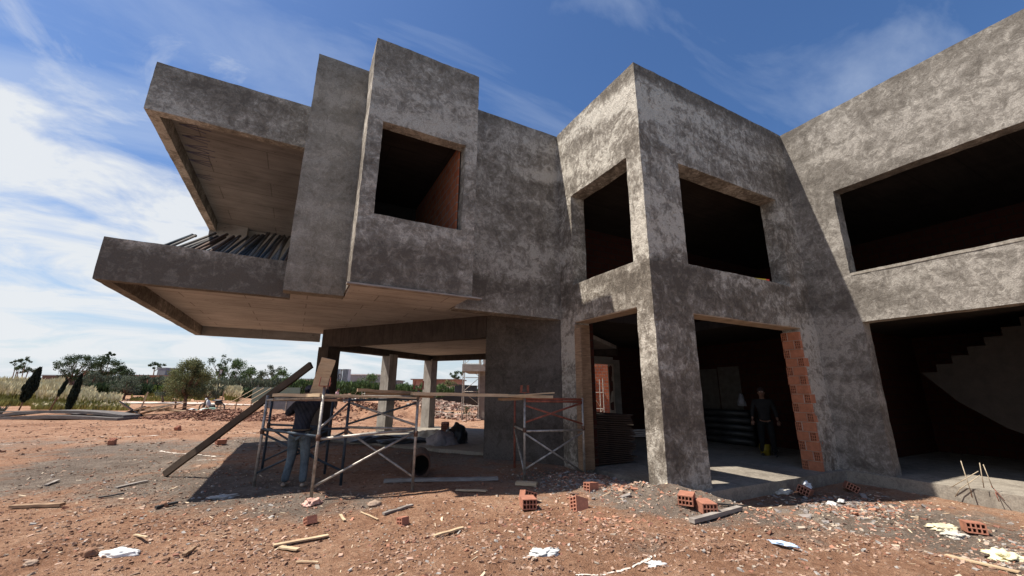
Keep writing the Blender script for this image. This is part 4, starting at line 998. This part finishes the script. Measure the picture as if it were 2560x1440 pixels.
# motorbike
mk = base(537, 29.5); mk.z += .05
mo = empty('motorbike', mk, math.atan2(RGT.y, RGT.x)); tag(mo, 'black and white motorbike parked by the tree behind the sack heap', 'motorbike')
def wheel(x):
    mb = MB(); mb.tube([Vector((x + math.cos(t) * .28, 0, .30 + math.sin(t) * .28)) for t in np.linspace(0, 2 * math.pi, 25)], .035, 8, 0, None, False); w = mb.build('wheel', M_STEEL, mo, True)
    mb = MB(); mb.tube([Vector((x + math.cos(t) * .22, 0, .30 + math.sin(t) * .22)) for t in np.linspace(0, 2 * math.pi, 21)], .012, 6, 0, None, False)
    for k in range(8): mb.tube([(x, 0, .3), (x + math.cos(k * .785) * .22, 0, .3 + math.sin(k * .785) * .22)], .006, 4)
    mb.build('rim', M_TUBE, w)
wheel(-.62); wheel(.62)
ell('engine', (.02, 0, .36), (.2, .12, .15), M_STEEL, mo, nzv=.3); ell('leg_shield', (-.28, 0, .55), (.09, .2, .3), M_WHITE, mo, Matrix.Rotation(-.35, 3, 'Y'))
ell('seat', (.30, 0, .78), (.38, .13, .07), M_TARP, mo); ell('rear_body', (.42, 0, .62), (.3, .11, .13), M_STEEL, mo)
mb = MB(); mb.tube([(-.62, 0, .3), (-.42, 0, .95)], .025, 6); mb.tube([(-.4, -.3, 1.0), (-.42, 0, .95), (-.4, .3, 1.0)], .015, 6); mb.build('handlebar', M_STEEL, mo)
ell('headlight', (-.5, 0, .86), (.08, .08, .08), M_WHITE, mo)
mb = MB(); mb.box((.75, 0, .80), (.3, .2, .03)); mb.build('luggage_rack', M_STEEL, mo)
# screen of green mesh on raking struts
sc_ = base(600, 31); sr = empty('mesh_screen', sc_, math.atan2(RGT.y, RGT.x)); tag(sr, 'grey green mesh screen on pale raking struts left of the leaning timber', 'screen')
mb = MB(); mb.box((.9, 3.2, 1.1), (3.9, .05, 1.3)); mb.build('mesh_panel', plain('green_mesh', (.13, .16, .13), .8, 0, .3, 30), sr)
for k in range(5):
    mb = MB(); mb.bar((-1.6 + k * .62, 0.1, .05), (-.75 + k * .62, 3.1, 1.7), .035, .035); mb.build('strut', M_WOODL, sr)
for k in range(3):
    mb = MB(); mb.bar((-1.25 + k * 1.1, 0, 0), (-1.2 + k * 1.1, 0, 1.45 if k == 0 else .7), .05, .05); mb.build('stake', M_WOOD, sr)
# grey cabin behind the man
cb = base(688, 29); cr = empty('site_cabin', cb, math.atan2(RGT.y, RGT.x)); tag(cr, 'low grey sheet metal store behind the man in jeans', 'site store')
mb = MB(); mb.box((.5, .5, .52), (2.2, 1.0, 1.04)); mb.build('wall', plain('grey_sheet', (.17, .18, .19), .6, .2, .2, 4), cr)
mb = MB(); mb.box((.5, .5, 1.07), (2.4, 1.15, .05)); mb.build('roof', plain('grey_roof', (.25, .25, .25)), cr)
mb = MB(); mb.box((-.05, -.02, .5), (.06, .04, 1.0)); mb.box((.9, -.02, .5), (.05, .04, 1.0)); mb.build('door_frame', M_TUBE, cr)

# ------------------------------------------------------------------ vegetation
def leaf_mat(name, c1, c2, tr=.25):
    mt, b = new_mat(name)
    t = N('ShaderNodeNewGeometry'); n = nz(coord(), 1.4, 4)
    c = ramp(math_('ADD', math_('MULTIPLY', n, .6), math_('MULTIPLY', t.outputs['Random Per Island'], .4)), (.3, c2), (.7, c1))
    L(c, b.inputs['Base Color']); b.inputs['Roughness'].default_value = .7
    td = N('ShaderNodeBsdfTranslucent'); L(c, td.inputs[0]); mx = N('ShaderNodeMixShader'); mx.inputs[0].default_value = tr
    L(b.outputs[0], mx.inputs[1]); L(td.outputs[0], mx.inputs[2])
    for n_ in nt.nodes:
        if n_.type == 'OUTPUT_MATERIAL': L(mx.outputs[0], n_.inputs[0])
    return mt
LF_D = leaf_mat('dark_leaves', (.055, .085, .035), (.022, .038, .018))
LF_M = leaf_mat('green_leaves', (.10, .15, .05), (.045, .075, .028))
LF_O = leaf_mat('olive_leaves', (.13, .15, .10), (.06, .075, .05))
LF_Y = leaf_mat('pepper_tree_leaves', (.20, .20, .085), (.075, .095, .04))
LF_C = leaf_mat('cypress_leaves', (.018, .028, .016), (.008, .014, .009), .05)
BARK = plain('bark', (.16, .10, .07), .95, 0, .3, 8, .5)
def tree(name, label, cat, px, D, H, Wd, mt, trunk_h=.35, clumps=26, leaves=90, ls=.16, seed=0, group=None, droop=0.0, shape=None, gap=.0):
    rnd = random.Random(seed + px); p = base(px, D)
    r = empty(name, p); tag(r, label, cat, group)
    tb = MB(); top = Vector((rnd.uniform(-.1, .1) * Wd, 0, H * trunk_h))
    tb.tube([(0, 0, -.1), (top.x * .4, 0, H * trunk_h * .5), top], Wd * .035 + .03, 7, 0, Wd * .024 + .02)
    cs = []
    for i in range(clumps):
        a = rnd.uniform(0, 6.283); u = rnd.random() ** .55; z = rnd.random()
        if shape: w = shape(z)
        else: w = math.sin(math.pi * min(1, .18 + z * .8)) ** .7
        c = Vector((math.cos(a) * u * Wd / 2 * w, math.sin(a) * u * Wd / 2 * w, H * (trunk_h + (1 - trunk_h) * z * .93))); cs.append(c)
    for c in cs[::2]: tb.tube([top * .9, (top + c) / 2 + Vector((0, 0, -.05 * H)), c], Wd * .014 + .01, 5, 0, .008)
    tb.build('trunk', BARK, r, True)
    V = []; F = []
    for c in cs:
        cr = Wd * rnd.uniform(.09, .17)
        for _ in range(leaves):
            d = Vector((rnd.gauss(0, 1), rnd.gauss(0, 1), rnd.gauss(0, .8))); d.normalize()
            q = c + d * cr * rnd.random() ** .4
            if droop: q.z -= droop * rnd.random() ** 2
            s = ls * rnd.uniform(.5, 1.2); n1 = Vector((rnd.gauss(0, 1), rnd.gauss(0, 1), rnd.gauss(0, 1))).normalized(); n2 = n1.cross(d)
            if n2.length < .05: continue
            n2.normalize(); b0 = len(V)
            V += [q - n1 * s * .5, q + n2 * s * .3, q + n1 * s * .5, q - n2 * s * .3]; F.append((b0, b0 + 1, b0 + 2, b0 + 3))
    pym('crown', V, F, mt, r)
    return r
def cypress(label, px, D, H, Wd, lean, trunk, seed, mt=None, bare=0.0):
    rnd = random.Random(seed); p = base(px, D); r = empty('cypress', p); tag(r, label, 'cypress', 'leaning cypresses on the left')
    ax = (RGT * lean + Vector((0, 0, 1))).normalized(); tb = MB(); tb.tube([(0, 0, -.1), ax * H * (.95 if bare else trunk + .3)], .05, 6, 0, .03); tb.build('trunk', BARK, r, True)
    V = []; F = []
    for _ in range(2600 if not bare else 700):
        z = rnd.random(); w = Wd / 2 * (math.sin(math.pi * (z ** .75) * .9 + .14)) * (1 + .25 * noise.noise(Vector((z * 6, seed, 0))))
        if bare: w *= .5; 
        a = rnd.uniform(0, 6.283); u = rnd.random() ** .4
        q = ax * (H * (trunk + (1 - trunk) * z) if not bare else H * (.45 + .45 * z)) + RGT * math.cos(a) * u * w + FWD * math.sin(a) * u * w
        s = .13 * rnd.uniform(.6, 1.3); n1 = (Vector((rnd.gauss(0, .3), rnd.gauss(0, .3), 1))).normalized(); n2 = Vector((rnd.gauss(0, 1), rnd.gauss(0, 1), 0)); n2 = n2.normalized()
        b0 = len(V); V += [q - n1 * s, q + n2 * s * .3, q + n1 * s, q - n2 * s * .3]; F.append((b0, b0 + 1, b0 + 2, b0 + 3))
    pym('crown', V, F, LF_C, r)
cypress('fat dark cypress leaning right at the far left', 60, 30, 3.05, .72, .22, .22, 1)
cypress('half dead cypress with bare tan trunk leaning right', 136, 30, 2.55, .5, .32, .2, 2, None, 1.0)
cypress('narrow dark cypress leaning right in front of the big trees', 181, 29, 2.5, .48, .13, .02, 3)
tree('pepper_tree', 'large round feathery tree standing alone behind the soil heaps', 'tree', 470, 33, 3.95, 3.3, LF_Y, .30, 80, 230, .11, 3, None, .35)
tree('slender_tree', 'small dark tree just left of the large feathery one', 'tree', 447, 34, 2.3, 1.3, LF_D, .4, 16, 90, .1, 4)
tree('olive_tree', 'bushy olive tree at the right shoulder of the large feathery tree', 'tree', 515, 37, 2.9, 2.5, LF_O, .3, 26, 120, .12, 5)
OL = 'olive trees in front of the red villas'
tree('olive_tree', 'wide olive tree with forked trunk in front of the dark red villa', 'tree', 312, 44, 2.35, 2.9, LF_O, .25, 34, 110, .12, 6, OL)
tree('olive_tree', 'rounded olive tree between the villa and the large feathery tree', 'tree', 413, 42, 2.6, 2.1, LF_O, .3, 24, 110, .13, 7, OL)
tree('olive_tree', 'olive tree behind the tall grass right of the cypresses', 'tree', 226, 52, 2.3, 2.2, LF_O, .25, 24, 90, .16, 8, OL)
tree('olive_tree', 'low olive bush at the left foot of the red villa', 'tree', 350, 50, 2.0, 1.8, LF_O, .2, 18, 90, .14, 9, OL)
flat = lambda z: .55 + .45 * math.sin(math.pi * z)
tree('broadleaf_tree', 'wide dark tree behind the cypresses with open clumps', 'tree', 174, 80, 6.4, 6.0, LF_D, .25, 46, 110, .27, 10, None, 0, flat)
tree('broadleaf_tree', 'tall uneven dark tree with two high tufts', 'tree', 250, 78, 6.0, 5.2, LF_D, .2, 40, 110, .27, 11, None, 0, flat)
t_ = tree('tufted_tree', 'small leafy tuft rising above the tall uneven tree', 'tree', 252, 80, 7.0, 1.6, LF_D, .82, 9, 110, .26, 12)
tree('broadleaf_tree', 'dark bushy tree left of the red villa', 'tree', 290, 72, 3.7, 3.6, LF_D, .2, 26, 90, .28, 13)
tree('broadleaf_tree', 'thin spreading tree behind the large feathery one', 'tree', 540, 60, 5.0, 3.6, LF_D, .45, 16, 60, .22, 14)
tree('broadleaf_tree', 'rounded dark green tree right of the lamp post', 'tree', 578, 62, 4.3, 4.6, LF_M, .2, 34, 110, .24, 15)
tree('broadleaf_tree', 'low green tree behind the mesh screen', 'tree', 622, 66, 3.4, 3.8, LF_M, .15, 26, 100, .24, 16)
tree('broadleaf_tree', 'feathery grey green tree left of the dark column', 'tree', 675, 66, 4.0, 3.6, LF_O, .3, 22, 90, .22, 17)
tree('broadleaf_tree', 'small tree seen just right of the leaning timber', 'tree', 712, 64, 3.2, 4.0, LF_M, .15, 22, 90, .24, 18)
tree('broadleaf_tree', 'bright green bush between the board and the ribbed building', 'tree', 812, 60, 3.2, 3.0, LF_M, .1, 20, 90, .22, 19)
tree('palm_like_tree', 'feathery bush in front of the long grey building', 'tree', 925, 60, 3.6, 4.4, LF_M, .1, 26, 90, .24, 20)
tree('broadleaf_tree', 'yellow green bush in front of the red roofed house', 'tree', 1122, 60, 3.1, 3.6, LF_Y, .1, 24, 90, .22, 21)
tree('broadleaf_tree', 'green bush right of the second column', 'tree', 1005, 60, 2.6, 3.6, LF_M, .1, 20, 90, .22, 22)
for i, (px, D, H_, lab) in enumerate(((21, 140, 9.5, 'tiny treetop at the left edge of the skyline'), (28, 135, 7.0, 'faint low treetop next to the left edge'), (43, 130, 9.5, 'lone flat treetop standing above the tall grass'), (33, 130, 6.8, 'distant clump of treetops behind the tall grass'), (52, 125, 6.6, 'distant low treetop left of the fat cypress'), (376, 100, 6.4, 'treetop rising behind the roof of the red villa'), (1138, 120, 7.3, 'distant treetop above the red roofed house'), (1148, 118, 7.0, 'second distant treetop above the red roofed house'))):
    tree('distant_tree', lab, 'tree', px, D, H_, 3.8, LF_D, .7, 8, 60, .4, 30 + i)
# hedge behind the terrace
def hedge(label, pxa, pxb, D, H_, mt, n, seed):
    rnd = random.Random(seed); A = base(pxa, D); B = base(pxb, D); o_ = empty('hedge', A); tag(o_, label, 'hedge'); V = []; F = []
    for _ in range(n):
        t = rnd.random(); p = A.lerp(B, t) - A + FWD * rnd.uniform(0, 1.2); hh = H_ * (1 + .3 * noise.noise(Vector((t * 25, 0, seed))))
        z = rnd.random() ** .8 * hh; s = rnd.uniform(.15, .4); n1 = Vector((rnd.gauss(0, .35), rnd.gauss(0, .35), 1)).normalized(); n2 = Vector((rnd.gauss(0, 1), rnd.gauss(0, 1), 0)).normalized()
        q = p + Vector((0, 0, z)); b0 = len(V); V += [q - n1 * s, q + n2 * s * .22, q + n1 * s, q - n2 * s * .22]; F.append((b0, b0 + 1, b0 + 2, b0 + 3))
    pym('foliage', V, F, mt, o_)
hedge('long dark reed hedge behind the terrace and soil heaps', 700, 1240, 52, 1.9, LF_M, 9000, 3)
hedge('belt of dark shrubs below the far trees and villas on the left', 215, 740, 47, 1.3, LF_D, 8000, 7)
hedge('grey green shrubs below the far villas', 180, 720, 54, 1.75, LF_O, 6000, 9)
hedge('low bright green hedge under the olive trees', 380, 455, 47, .95, leaf_mat('bright_leaves', (.28, .34, .08), (.12, .17, .04)), 1500, 5)
# tall pale grasses on the left bank
GR_P = leaf_mat('grass_plumes', (.78, .68, .42), (.55, .46, .26), .3); GR_G = leaf_mat('grass_blades', (.30, .26, .07), (.15, .15, .04), .3)
def grasses(name, label, zones, seed):
    rnd = random.Random(seed); V = []; F = []; MI = []
    for pxa, pxb, D0, D1, H_, n, plume in zones:
        for _ in range(n):
            p = at_d(rnd.uniform(pxa, pxb), 980, rnd.uniform(D0, D1)); g = ground_h(p.x, p.y, False)
            if noise.noise(Vector((p.x * .5, p.y * .5, 2))) < -.18: continue
            hh = H_ * rnd.uniform(.6, 1.1) * (1 + .3 * noise.noise(Vector((p.x * .4, p.y * .4, 0))))
            ln = Vector((rnd.gauss(0, .16), rnd.gauss(0, .16), 1)) * hh; w = RGT * rnd.uniform(.02, .05)
            b0 = len(V); r0 = Vector((p.x, p.y, g)); V += [r0 - w * 1.6, r0 + w * 1.6, r0 + ln]; F.append((b0, b0 + 1, b0 + 2)); MI.append(0)
            if rnd.random() < plume:
                b0 = len(V); a = r0 + ln * .62; c = r0 + ln * 1.06 + RGT * rnd.uniform(.0, .12); wp = w * 2.4
                V += [a, (a + c) / 2 - wp, c, (a + c) / 2 + wp]; F.append((b0, b0 + 1, b0 + 2, b0 + 3)); MI.append(1)
    o = pym(name, V, F, [GR_G, GR_P], None, False, MI); tag(o, label, None, None, 'stuff'); return o
grasses('pampas_grass', 'tall cream plumed grass on the bank at the left', [(-60, 150, 41, 50, 1.5, 5200, .9), (100, 230, 38, 46, 1.2, 3600, .85), (190, 300, 34, 42, 1.0, 3000, .6), (455, 600, 44, 48, 1.1, 2600, .95)], 5)
grasses('meadow_grass', 'low golden green grass at the foot of the plumed grass', [(-60, 130, 36, 42, .55, 6000, 0), (90, 330, 31, 37, .45, 7500, .04), (330, 480, 43, 47, .4, 1800, 0)], 6)
# agave
ag = base(18, 25); ar_ = empty('agave', ag); tag(ar_, 'blue green agave behind the left end of the bowed slabs', 'agave')
mb = MB()
for k in range(16):
    a = k * 2.4; l_ = random.uniform(.45, .8); d = Vector((math.cos(a) * .5, math.sin(a) * .5, .95)).normalized(); s = Vector((-math.sin(a), math.cos(a), 0)) * .06
    mb.add([-s * .7, s * .7, d * l_ * .5 + s, d * l_ * .5 - s, d * l_, d * l_ * .5 + Vector((0, 0, -.05))], [(0, 1, 2, 3), (3, 2, 4), (0, 3, 5), (1, 5, 2), (5, 3, 4), (2, 5, 4)])
mb.build('leaves', leaf_mat('agave_leaf', (.12, .15, .12), (.06, .08, .07), .05), ar_)
# lamp post
lp = base(543, 44); lr = empty('street_lamp', lp); tag(lr, 'black lantern lamp post between the feathery tree and the round tree', 'street lamp')
mb = MB(); mb.tube([(0, 0, 0), (0, 0, 2.7)], .06, 8, 0, .035); mb.build('pole', M_STEEL, lr)
mb = MB(); mb.box((0, 0, 3.25), (.42, .42, .05)); mb.box((0, 0, 2.73), (.26, .26, .05))
for sx in (-1, 1):
    for sy in (-1, 1): mb.bar((sx * .11, sy * .11, 2.75), (sx * .18, sy * .18, 3.25), .03, .03)
mb.build('lantern', M_STEEL, lr)
mb = MB(); mb.tube([(0, 0, 2.77), (0, 0, 3.22)], .10, 4, 0, .15); mb.build('glass', plain('lamp_glass', (.5, .5, .5), .2), lr)

# ------------------------------------------------------------------ distant buildings
TERRA = plain('terracotta_render', (.36, .20, .15), .9, 0, .12, 2); ROOFR = plain('brown_roof', (.20, .125, .10), .9, 0, .2, 3); WHT = plain('white_render', (.62, .60, .58), .9, 0, .1, 2); GREYR = plain('grey_render', (.24, .25, .26), .9, 0, .15, 2)
GLASS = plain('dark_window', (.03, .035, .04), .2, 0, .2, 3, 0, .6)
def house(label, px0, px1, D, ztop, depth, wall, roof, wins, over=.3, roof_t=.25, z0=-.1):
    A = at_d(px0, 980, D); B = at_d(px1, 980, D); w = (B - A).dot(RGT); g = ground_h(A.x, A.y, False)
    r = empty('house', (A.x, A.y, g), math.atan2(RGT.y, RGT.x)); tag(r, label, 'house')
    zt = ztop - g
    mb = MB(); mb.box((w / 2, depth / 2, zt / 2 + z0 / 2), (w, depth, zt - z0)); mb.build('wall', wall, r)
    mb = MB(); mb.box((w / 2, depth / 2, zt + roof_t / 2), (w + over * 2, depth + over * 2, roof_t)); mb.build('roof', roof, r)
    for (u0, u1, v0, v1) in wins:
        mb = MB(); mb.box((w * (u0 + u1) / 2, -.03, zt * (v0 + v1) / 2), (w * (u1 - u0), .12, zt * (v1 - v0))); f = mb.build('window', ROOFR, r)
        mb = MB(); mb.box((w * (u0 + u1) / 2, -.10, zt * (v0 + v1) / 2), (w * (u1 - u0) * .86, .04, zt * (v1 - v0) * .86)); mb.build('pane', GLASS, f)
    return r
house('terracotta villa with wide upper windows left of the feathery tree', 345, 450, 92, 4.3, 8, TERRA, ROOFR, [(.06, .14, .45, .8), (.2, .5, .5, .9), (.56, .66, .5, .9), (.72, .95, .45, .9)])
house('grey box storey on top of the terracotta villa', 382, 402, 97, 6.2, 4, GREYR, GREYR, [], .05)
house('dark brick wing left of the terracotta villa', 300, 346, 95, 4.4, 6, plain('dark_brick', (.13, .085, .07)), ROOFR, [])
house('low dark roofed house behind the pale grass', 94, 132, 110, 4.7, 6, plain('dark_brick', (.13, .085, .07)), GREYR, [])
house('small pink gabled block between the two big trees', 195, 214, 88, 5.0, 5, TERRA, ROOFR, [])
house('white garden wall with flat roof behind the lamp post', 540, 566, 80, 2.7, 6, WHT, GREYR, [])
house('pale flat roofed house behind the round tree', 590, 640, 105, 4.1, 6, WHT, GREYR, [])
house('pale flat roofed villa seen under the leaning timber', 712, 768, 90, 3.7, 6, plain('beige_render', (.36, .34, .30)), GREYR, [(.1, .5, .2, .7)], .6)
house('long grey modern building with flat top right of the ribbed tower', 868, 948, 88, 4.8, 8, GREYR, plain('pale_coping', (.7, .7, .7)), [(.55, .8, .3, .7)], .2, .18)
house('slim grey building behind the second column', 965, 990, 95, 3.7, 6, GREYR, GREYR, [])
house('low white house with dark windows below the red roofs', 1035, 1160, 70, 2.4, 6, WHT, ROOFR, [(.1, .25, .3, .8), (.4, .55, .3, .8), (.65, .85, .3, .8)], .3, .12)
house('long terracotta roofed house seen between the terrace columns', 1030, 1150, 86, 3.8, 8, TERRA, ROOFR, [(.15, .3, .1, .4)], .4, .2)
house('raised red chimney block on the terracotta house', 1062, 1078, 84, 4.7, 3, TERRA, TERRA, [], .0, .02)
# ribbed tower-like building
rb = base(853, 62); rr_ = empty('ribbed_building', rb, math.atan2(RGT.y, RGT.x)); tag(rr_, 'odd modern building of two ribbed white panels with a dark ring between', 'building')
for x0, x1 in ((-1.25, -.35), (.1, .95)):
    mb = MB(); mb.box(((x0 + x1) / 2, 0, 2.45), (x1 - x0, 1.0, 3.1)); pn = mb.build('ribbed_panel', plain('pale_panel', (.55, .57, .58), .6, 0, .1), rr_)
    for k in range(4):
        mb = MB(); mb.box((x0 + .12 + k * (x1 - x0 - .2) / 3.2, -.54, 2.45), (.09, .08, 3.1)); mb.build('rib', plain('dark_rib', (.12, .13, .14)), pn)
mb = MB(); mb.tube([Vector((-.22 + math.cos(t) * .26, -.6, 2.85 + math.sin(t) * .42)) for t in np.linspace(0, 2 * math.pi, 21)], .06, 6, 0, None, False); mb.build('ring', M_STEEL, rr_)
mb = MB(); mb.box((.1, .1, .9), (1.4, 1.0, 1.6)); mb.box((1.15, .1, 1.4), (.25, .8, 1.5)); mb.build('dark_base', M_STEEL, rr_)
mb = MB(); mb.box((-.1, .1, 3.9), (.6, .6, .12)); mb.build('link_beam', M_STEEL, rr_)
# unfinished neighbour with scaffold on the right
ub = base(1200, 27.5); ur = empty('unfinished_building', ub, math.atan2(RGT.y, RGT.x)); tag(ur, 'unfinished concrete and red brick building with balcony seen past the terrace', 'building')
def up_(name, boxes, mt, jit=.02):
    o = rect_solid(name, boxes, [], mt, None, seg=.5, jit=jit); o.parent = ur; return o
up_('column', [(-.15, .35, 0, .5, -.1, 3.35)], M_CON); up_('balcony_slab', [(-1.2, 6, -.4, 4, 3.1, 3.55)], M_CON); up_('parapet', [(.2, 7, -.5, -.2, 3.55, 4.6)], M_CON)
up_('brick_beam', [(.36, 7, .05, .35, 2.5, 3.09)], M_BRK); up_('brick_wall', [(3.4, 9, 3, 3.3, 0, 3.1)], M_BRK); up_('brick_wall', [(6.8, 12, .2, .5, 0, 5.5)], M_BRK); up_('column', [(6.2, 6.7, 0, .5, -.1, 3.4)], M_CON); up_('canopy', [(5.0, 7.2, -1.4, 1, 3.0, 3.6)], M_CON)
def far_scaf(px, D, w, H_, label):
    p = base(px, D); r = empty('scaffold', p, math.atan2(RGT.y, RGT.x)); tag(r, label, 'scaffold', 'scaffolds around the unfinished building')
    for x in (0, w):
        for y in (0, .9):
            mb = MB(); mb.tube([(x, y, 0), (x, y, H_)], .03, 6); mb.build('post', M_TUBE, r)
    z = .9; k = 0
    while z < H_:
        mb = MB(); mb.tube([(0, 0, z), (w, 0, z)], .022, 5); mb.build('ledger', M_TUBE, r)
        mb = MB(); mb.tube([(0, 0, z), (w, .9, z - .85)] if k % 2 else [(w, 0, z), (0, .9, z - .85)], .02, 5); mb.build('brace', M_TUBE, r); z += .9; k += 1
far_scaf(1156, 27.3, 1.1, 4.9, 'tall scaffold tower left of the unfinished building')
far_scaf(1222, 28.5, 1.2, 3.2, 'scaffold under the brick beam of the unfinished building')
far_scaf(1196, 29.5, .6, 5.2, 'narrow scaffold behind the balcony slab')
far_scaf(1478, 24, .7, 2.6, 'bright scaffold frame seen through the rear doorway')
far_scaf(905, 46, 2.4, 1.2, 'low scaffold frame in front of the reed hedge')
# things on the far side
p = base(1165, 50); sh_ = empty('shed', p, math.atan2(RGT.y, RGT.x)); tag(sh_, 'black covered shed in front of the red roofed houses', 'shed')
mb = MB(); mb.box((0, 0, 1.5), (2.6, 1.6, 1.5)); mb.build('cover', M_TARP, sh_); mb = MB(); mb.box((0, 0, 2.27), (3.2, 1.9, .06), Matrix.Rotation(.06, 3, 'Y')); mb.build('roof', M_TARP, sh_)
for sx in (-1.2, 1.2):
    mb = MB(); mb.tube([(sx, -.7, 0), (sx, -.7, 1.0)], .05, 6); mb.build('post', M_WOODG, sh_)
p = base(1130, 40); mb = MB(); n = 18; vs_ = []
for i in range(n + 1):
    t = i / n; x = -4 + 8 * t; sag = .35 * abs(math.sin(t * math.pi * 2))
    for y, z in ((0, 1.25 - sag), (.04, 1.25 - sag), (.2, .25), (.16, .25)): vs_.append((x, y, z + .06 * noise.noise(Vector((i, z, 0)))))
mb.add(vs_, [(i * 4 + k, i * 4 + (k + 1) % 4, i * 4 + 4 + (k + 1) % 4, i * 4 + 4 + k) for i in range(n) for k in range(4)])
o = mb.build('tarpaulin', M_TARP); o.location = p; o.rotation_euler.z = math.atan2(RGT.y, RGT.x); tag(o, 'sagging black tarpaulin fence in front of the unfinished building', 'tarpaulin')
# heap of bricks, countless
def pile(name, label, px, D, rx, ry, hh, n, size, mats, seed):
    rnd = random.Random(seed); mb = MB(); c = base(px, D)
    for _ in range(n):
        a = rnd.gauss(0, .5); b_ = rnd.gauss(0, .5); p = c + RGT * (a * rx) + FWD * (b_ * ry); z = hh * math.exp(-(a * a + b_ * b_) * 1.6) * rnd.random() ** .3
        random.seed(rnd.random()); mb.box((p.x, p.y, ground_h(p.x, p.y) + z), (size * rnd.uniform(.8, 1.4), size * rnd.uniform(.5, .8), size * rnd.uniform(.4, .6)), Matrix.Rotation(rnd.uniform(0, 6), 3, 'Z') @ Matrix.Rotation(rnd.gauss(0, .4), 3, 'X'), rnd.randrange(len(mats)), .2)
    o = mb.build(name, mats); tag(o, label, None, None, 'stuff')
bc = [plain('brick_dust_pale', (.40, .28, .22), .9, 0, .15), plain('brick_dust_red', (.27, .155, .11), .9, 0, .2), plain('brick_dust_brown', (.24, .18, .14))]
pile('brick_pile', 'long heap of pale broken bricks below the black tarpaulin', 1120, 37, 3.6, 1.6, .6, 900, .27, bc, 3)
pile('brick_pile', 'brick rubble around the foot of the unfinished building', 1190, 29, 3.2, 1.6, .35, 420, .25, bc, 4)
pile('board_pile', 'litter of boards and bricks in front of the unfinished building', 1130, 31, 2.4, .8, .2, 160, .3, [M_WOODL, M_WOODG, M_STEEL], 5)
pile('soil_clods', 'brown clods and white scraps on the heap right of the workers', 868, 45, 1.8, 1.0, .5, 220, .25, [plain('clod', (.24, .13, .08)), plain('clod', (.24, .13, .08)), M_WHITE], 6)
cl_m = [plain('clod_red', (.30, .16, .105), .95, 0, .25), plain('clod_dark', (.20, .105, .07), .95, 0, .25)]
for px, D, rx, n_ in ((460, 23.4, 2.2, 500), (540, 23.2, 2.4, 600), (625, 22.8, 2.4, 600), (700, 22.8, 2.2, 500), (790, 22.6, 2.2, 260), (915, 25, 2.0, 300), (1000, 30, 3.0, 300)):
    pile('soil_clods', 'rough red clods on the row of dug up earth', px, D, rx, .8, .22, n_, .11, cl_m, px)
random.seed(11)
# sapling on the terrace edge
sp_ = at_z(1165, 1052, .07); s_r = empty('sapling', sp_); tag(s_r, 'small dark withered sapling standing behind the terrace floor', 'sapling')
mb = MB(); mb.tube([(0, 0, -.1), (.03, 0, .3), (0, 0, .62)], .02, 6, 0, .008)
for k in range(9): mb.tube([(0, 0, .15 + k * .05), (math.cos(k * 2) * .15, math.sin(k * 2) * .15, .3 + k * .05)], .008, 4, 0, .004)
mb.build('stem', BARK, s_r)
V = []; F = []
for k in range(160):
    q = Vector((random.gauss(0, .09), random.gauss(0, .09), random.uniform(.35, .75))); n1 = Vector((random.gauss(0, 1), random.gauss(0, 1), random.gauss(0, 1))).normalized() * .04; n2 = Vector((random.gauss(0, 1), random.gauss(0, 1), random.gauss(0, 1))).normalized() * .025
    b0 = len(V); V += [q - n1, q + n2, q + n1, q - n2]; F.append((b0, b0 + 1, b0 + 2, b0 + 3))
pym('leaves', V, F, LF_D, s_r)
# pale path along the far edge of the site
mb = MB(); vs_ = []
for px in range(300, 760, 20):
    for D in (41, 42.2): p = at_d(px, 980, D); vs_.append((p.x, p.y, ground_h(p.x, p.y) + .07))
mb.add(vs_, [(2 * i, 2 * i + 1, 2 * i + 3, 2 * i + 2) for i in range(len(vs_) // 2 - 1)])
tag(mb.build('path', plain('pale_path', (.55, .45, .38), .95)), 'pale path at the foot of the trees', None, None, 'structure')
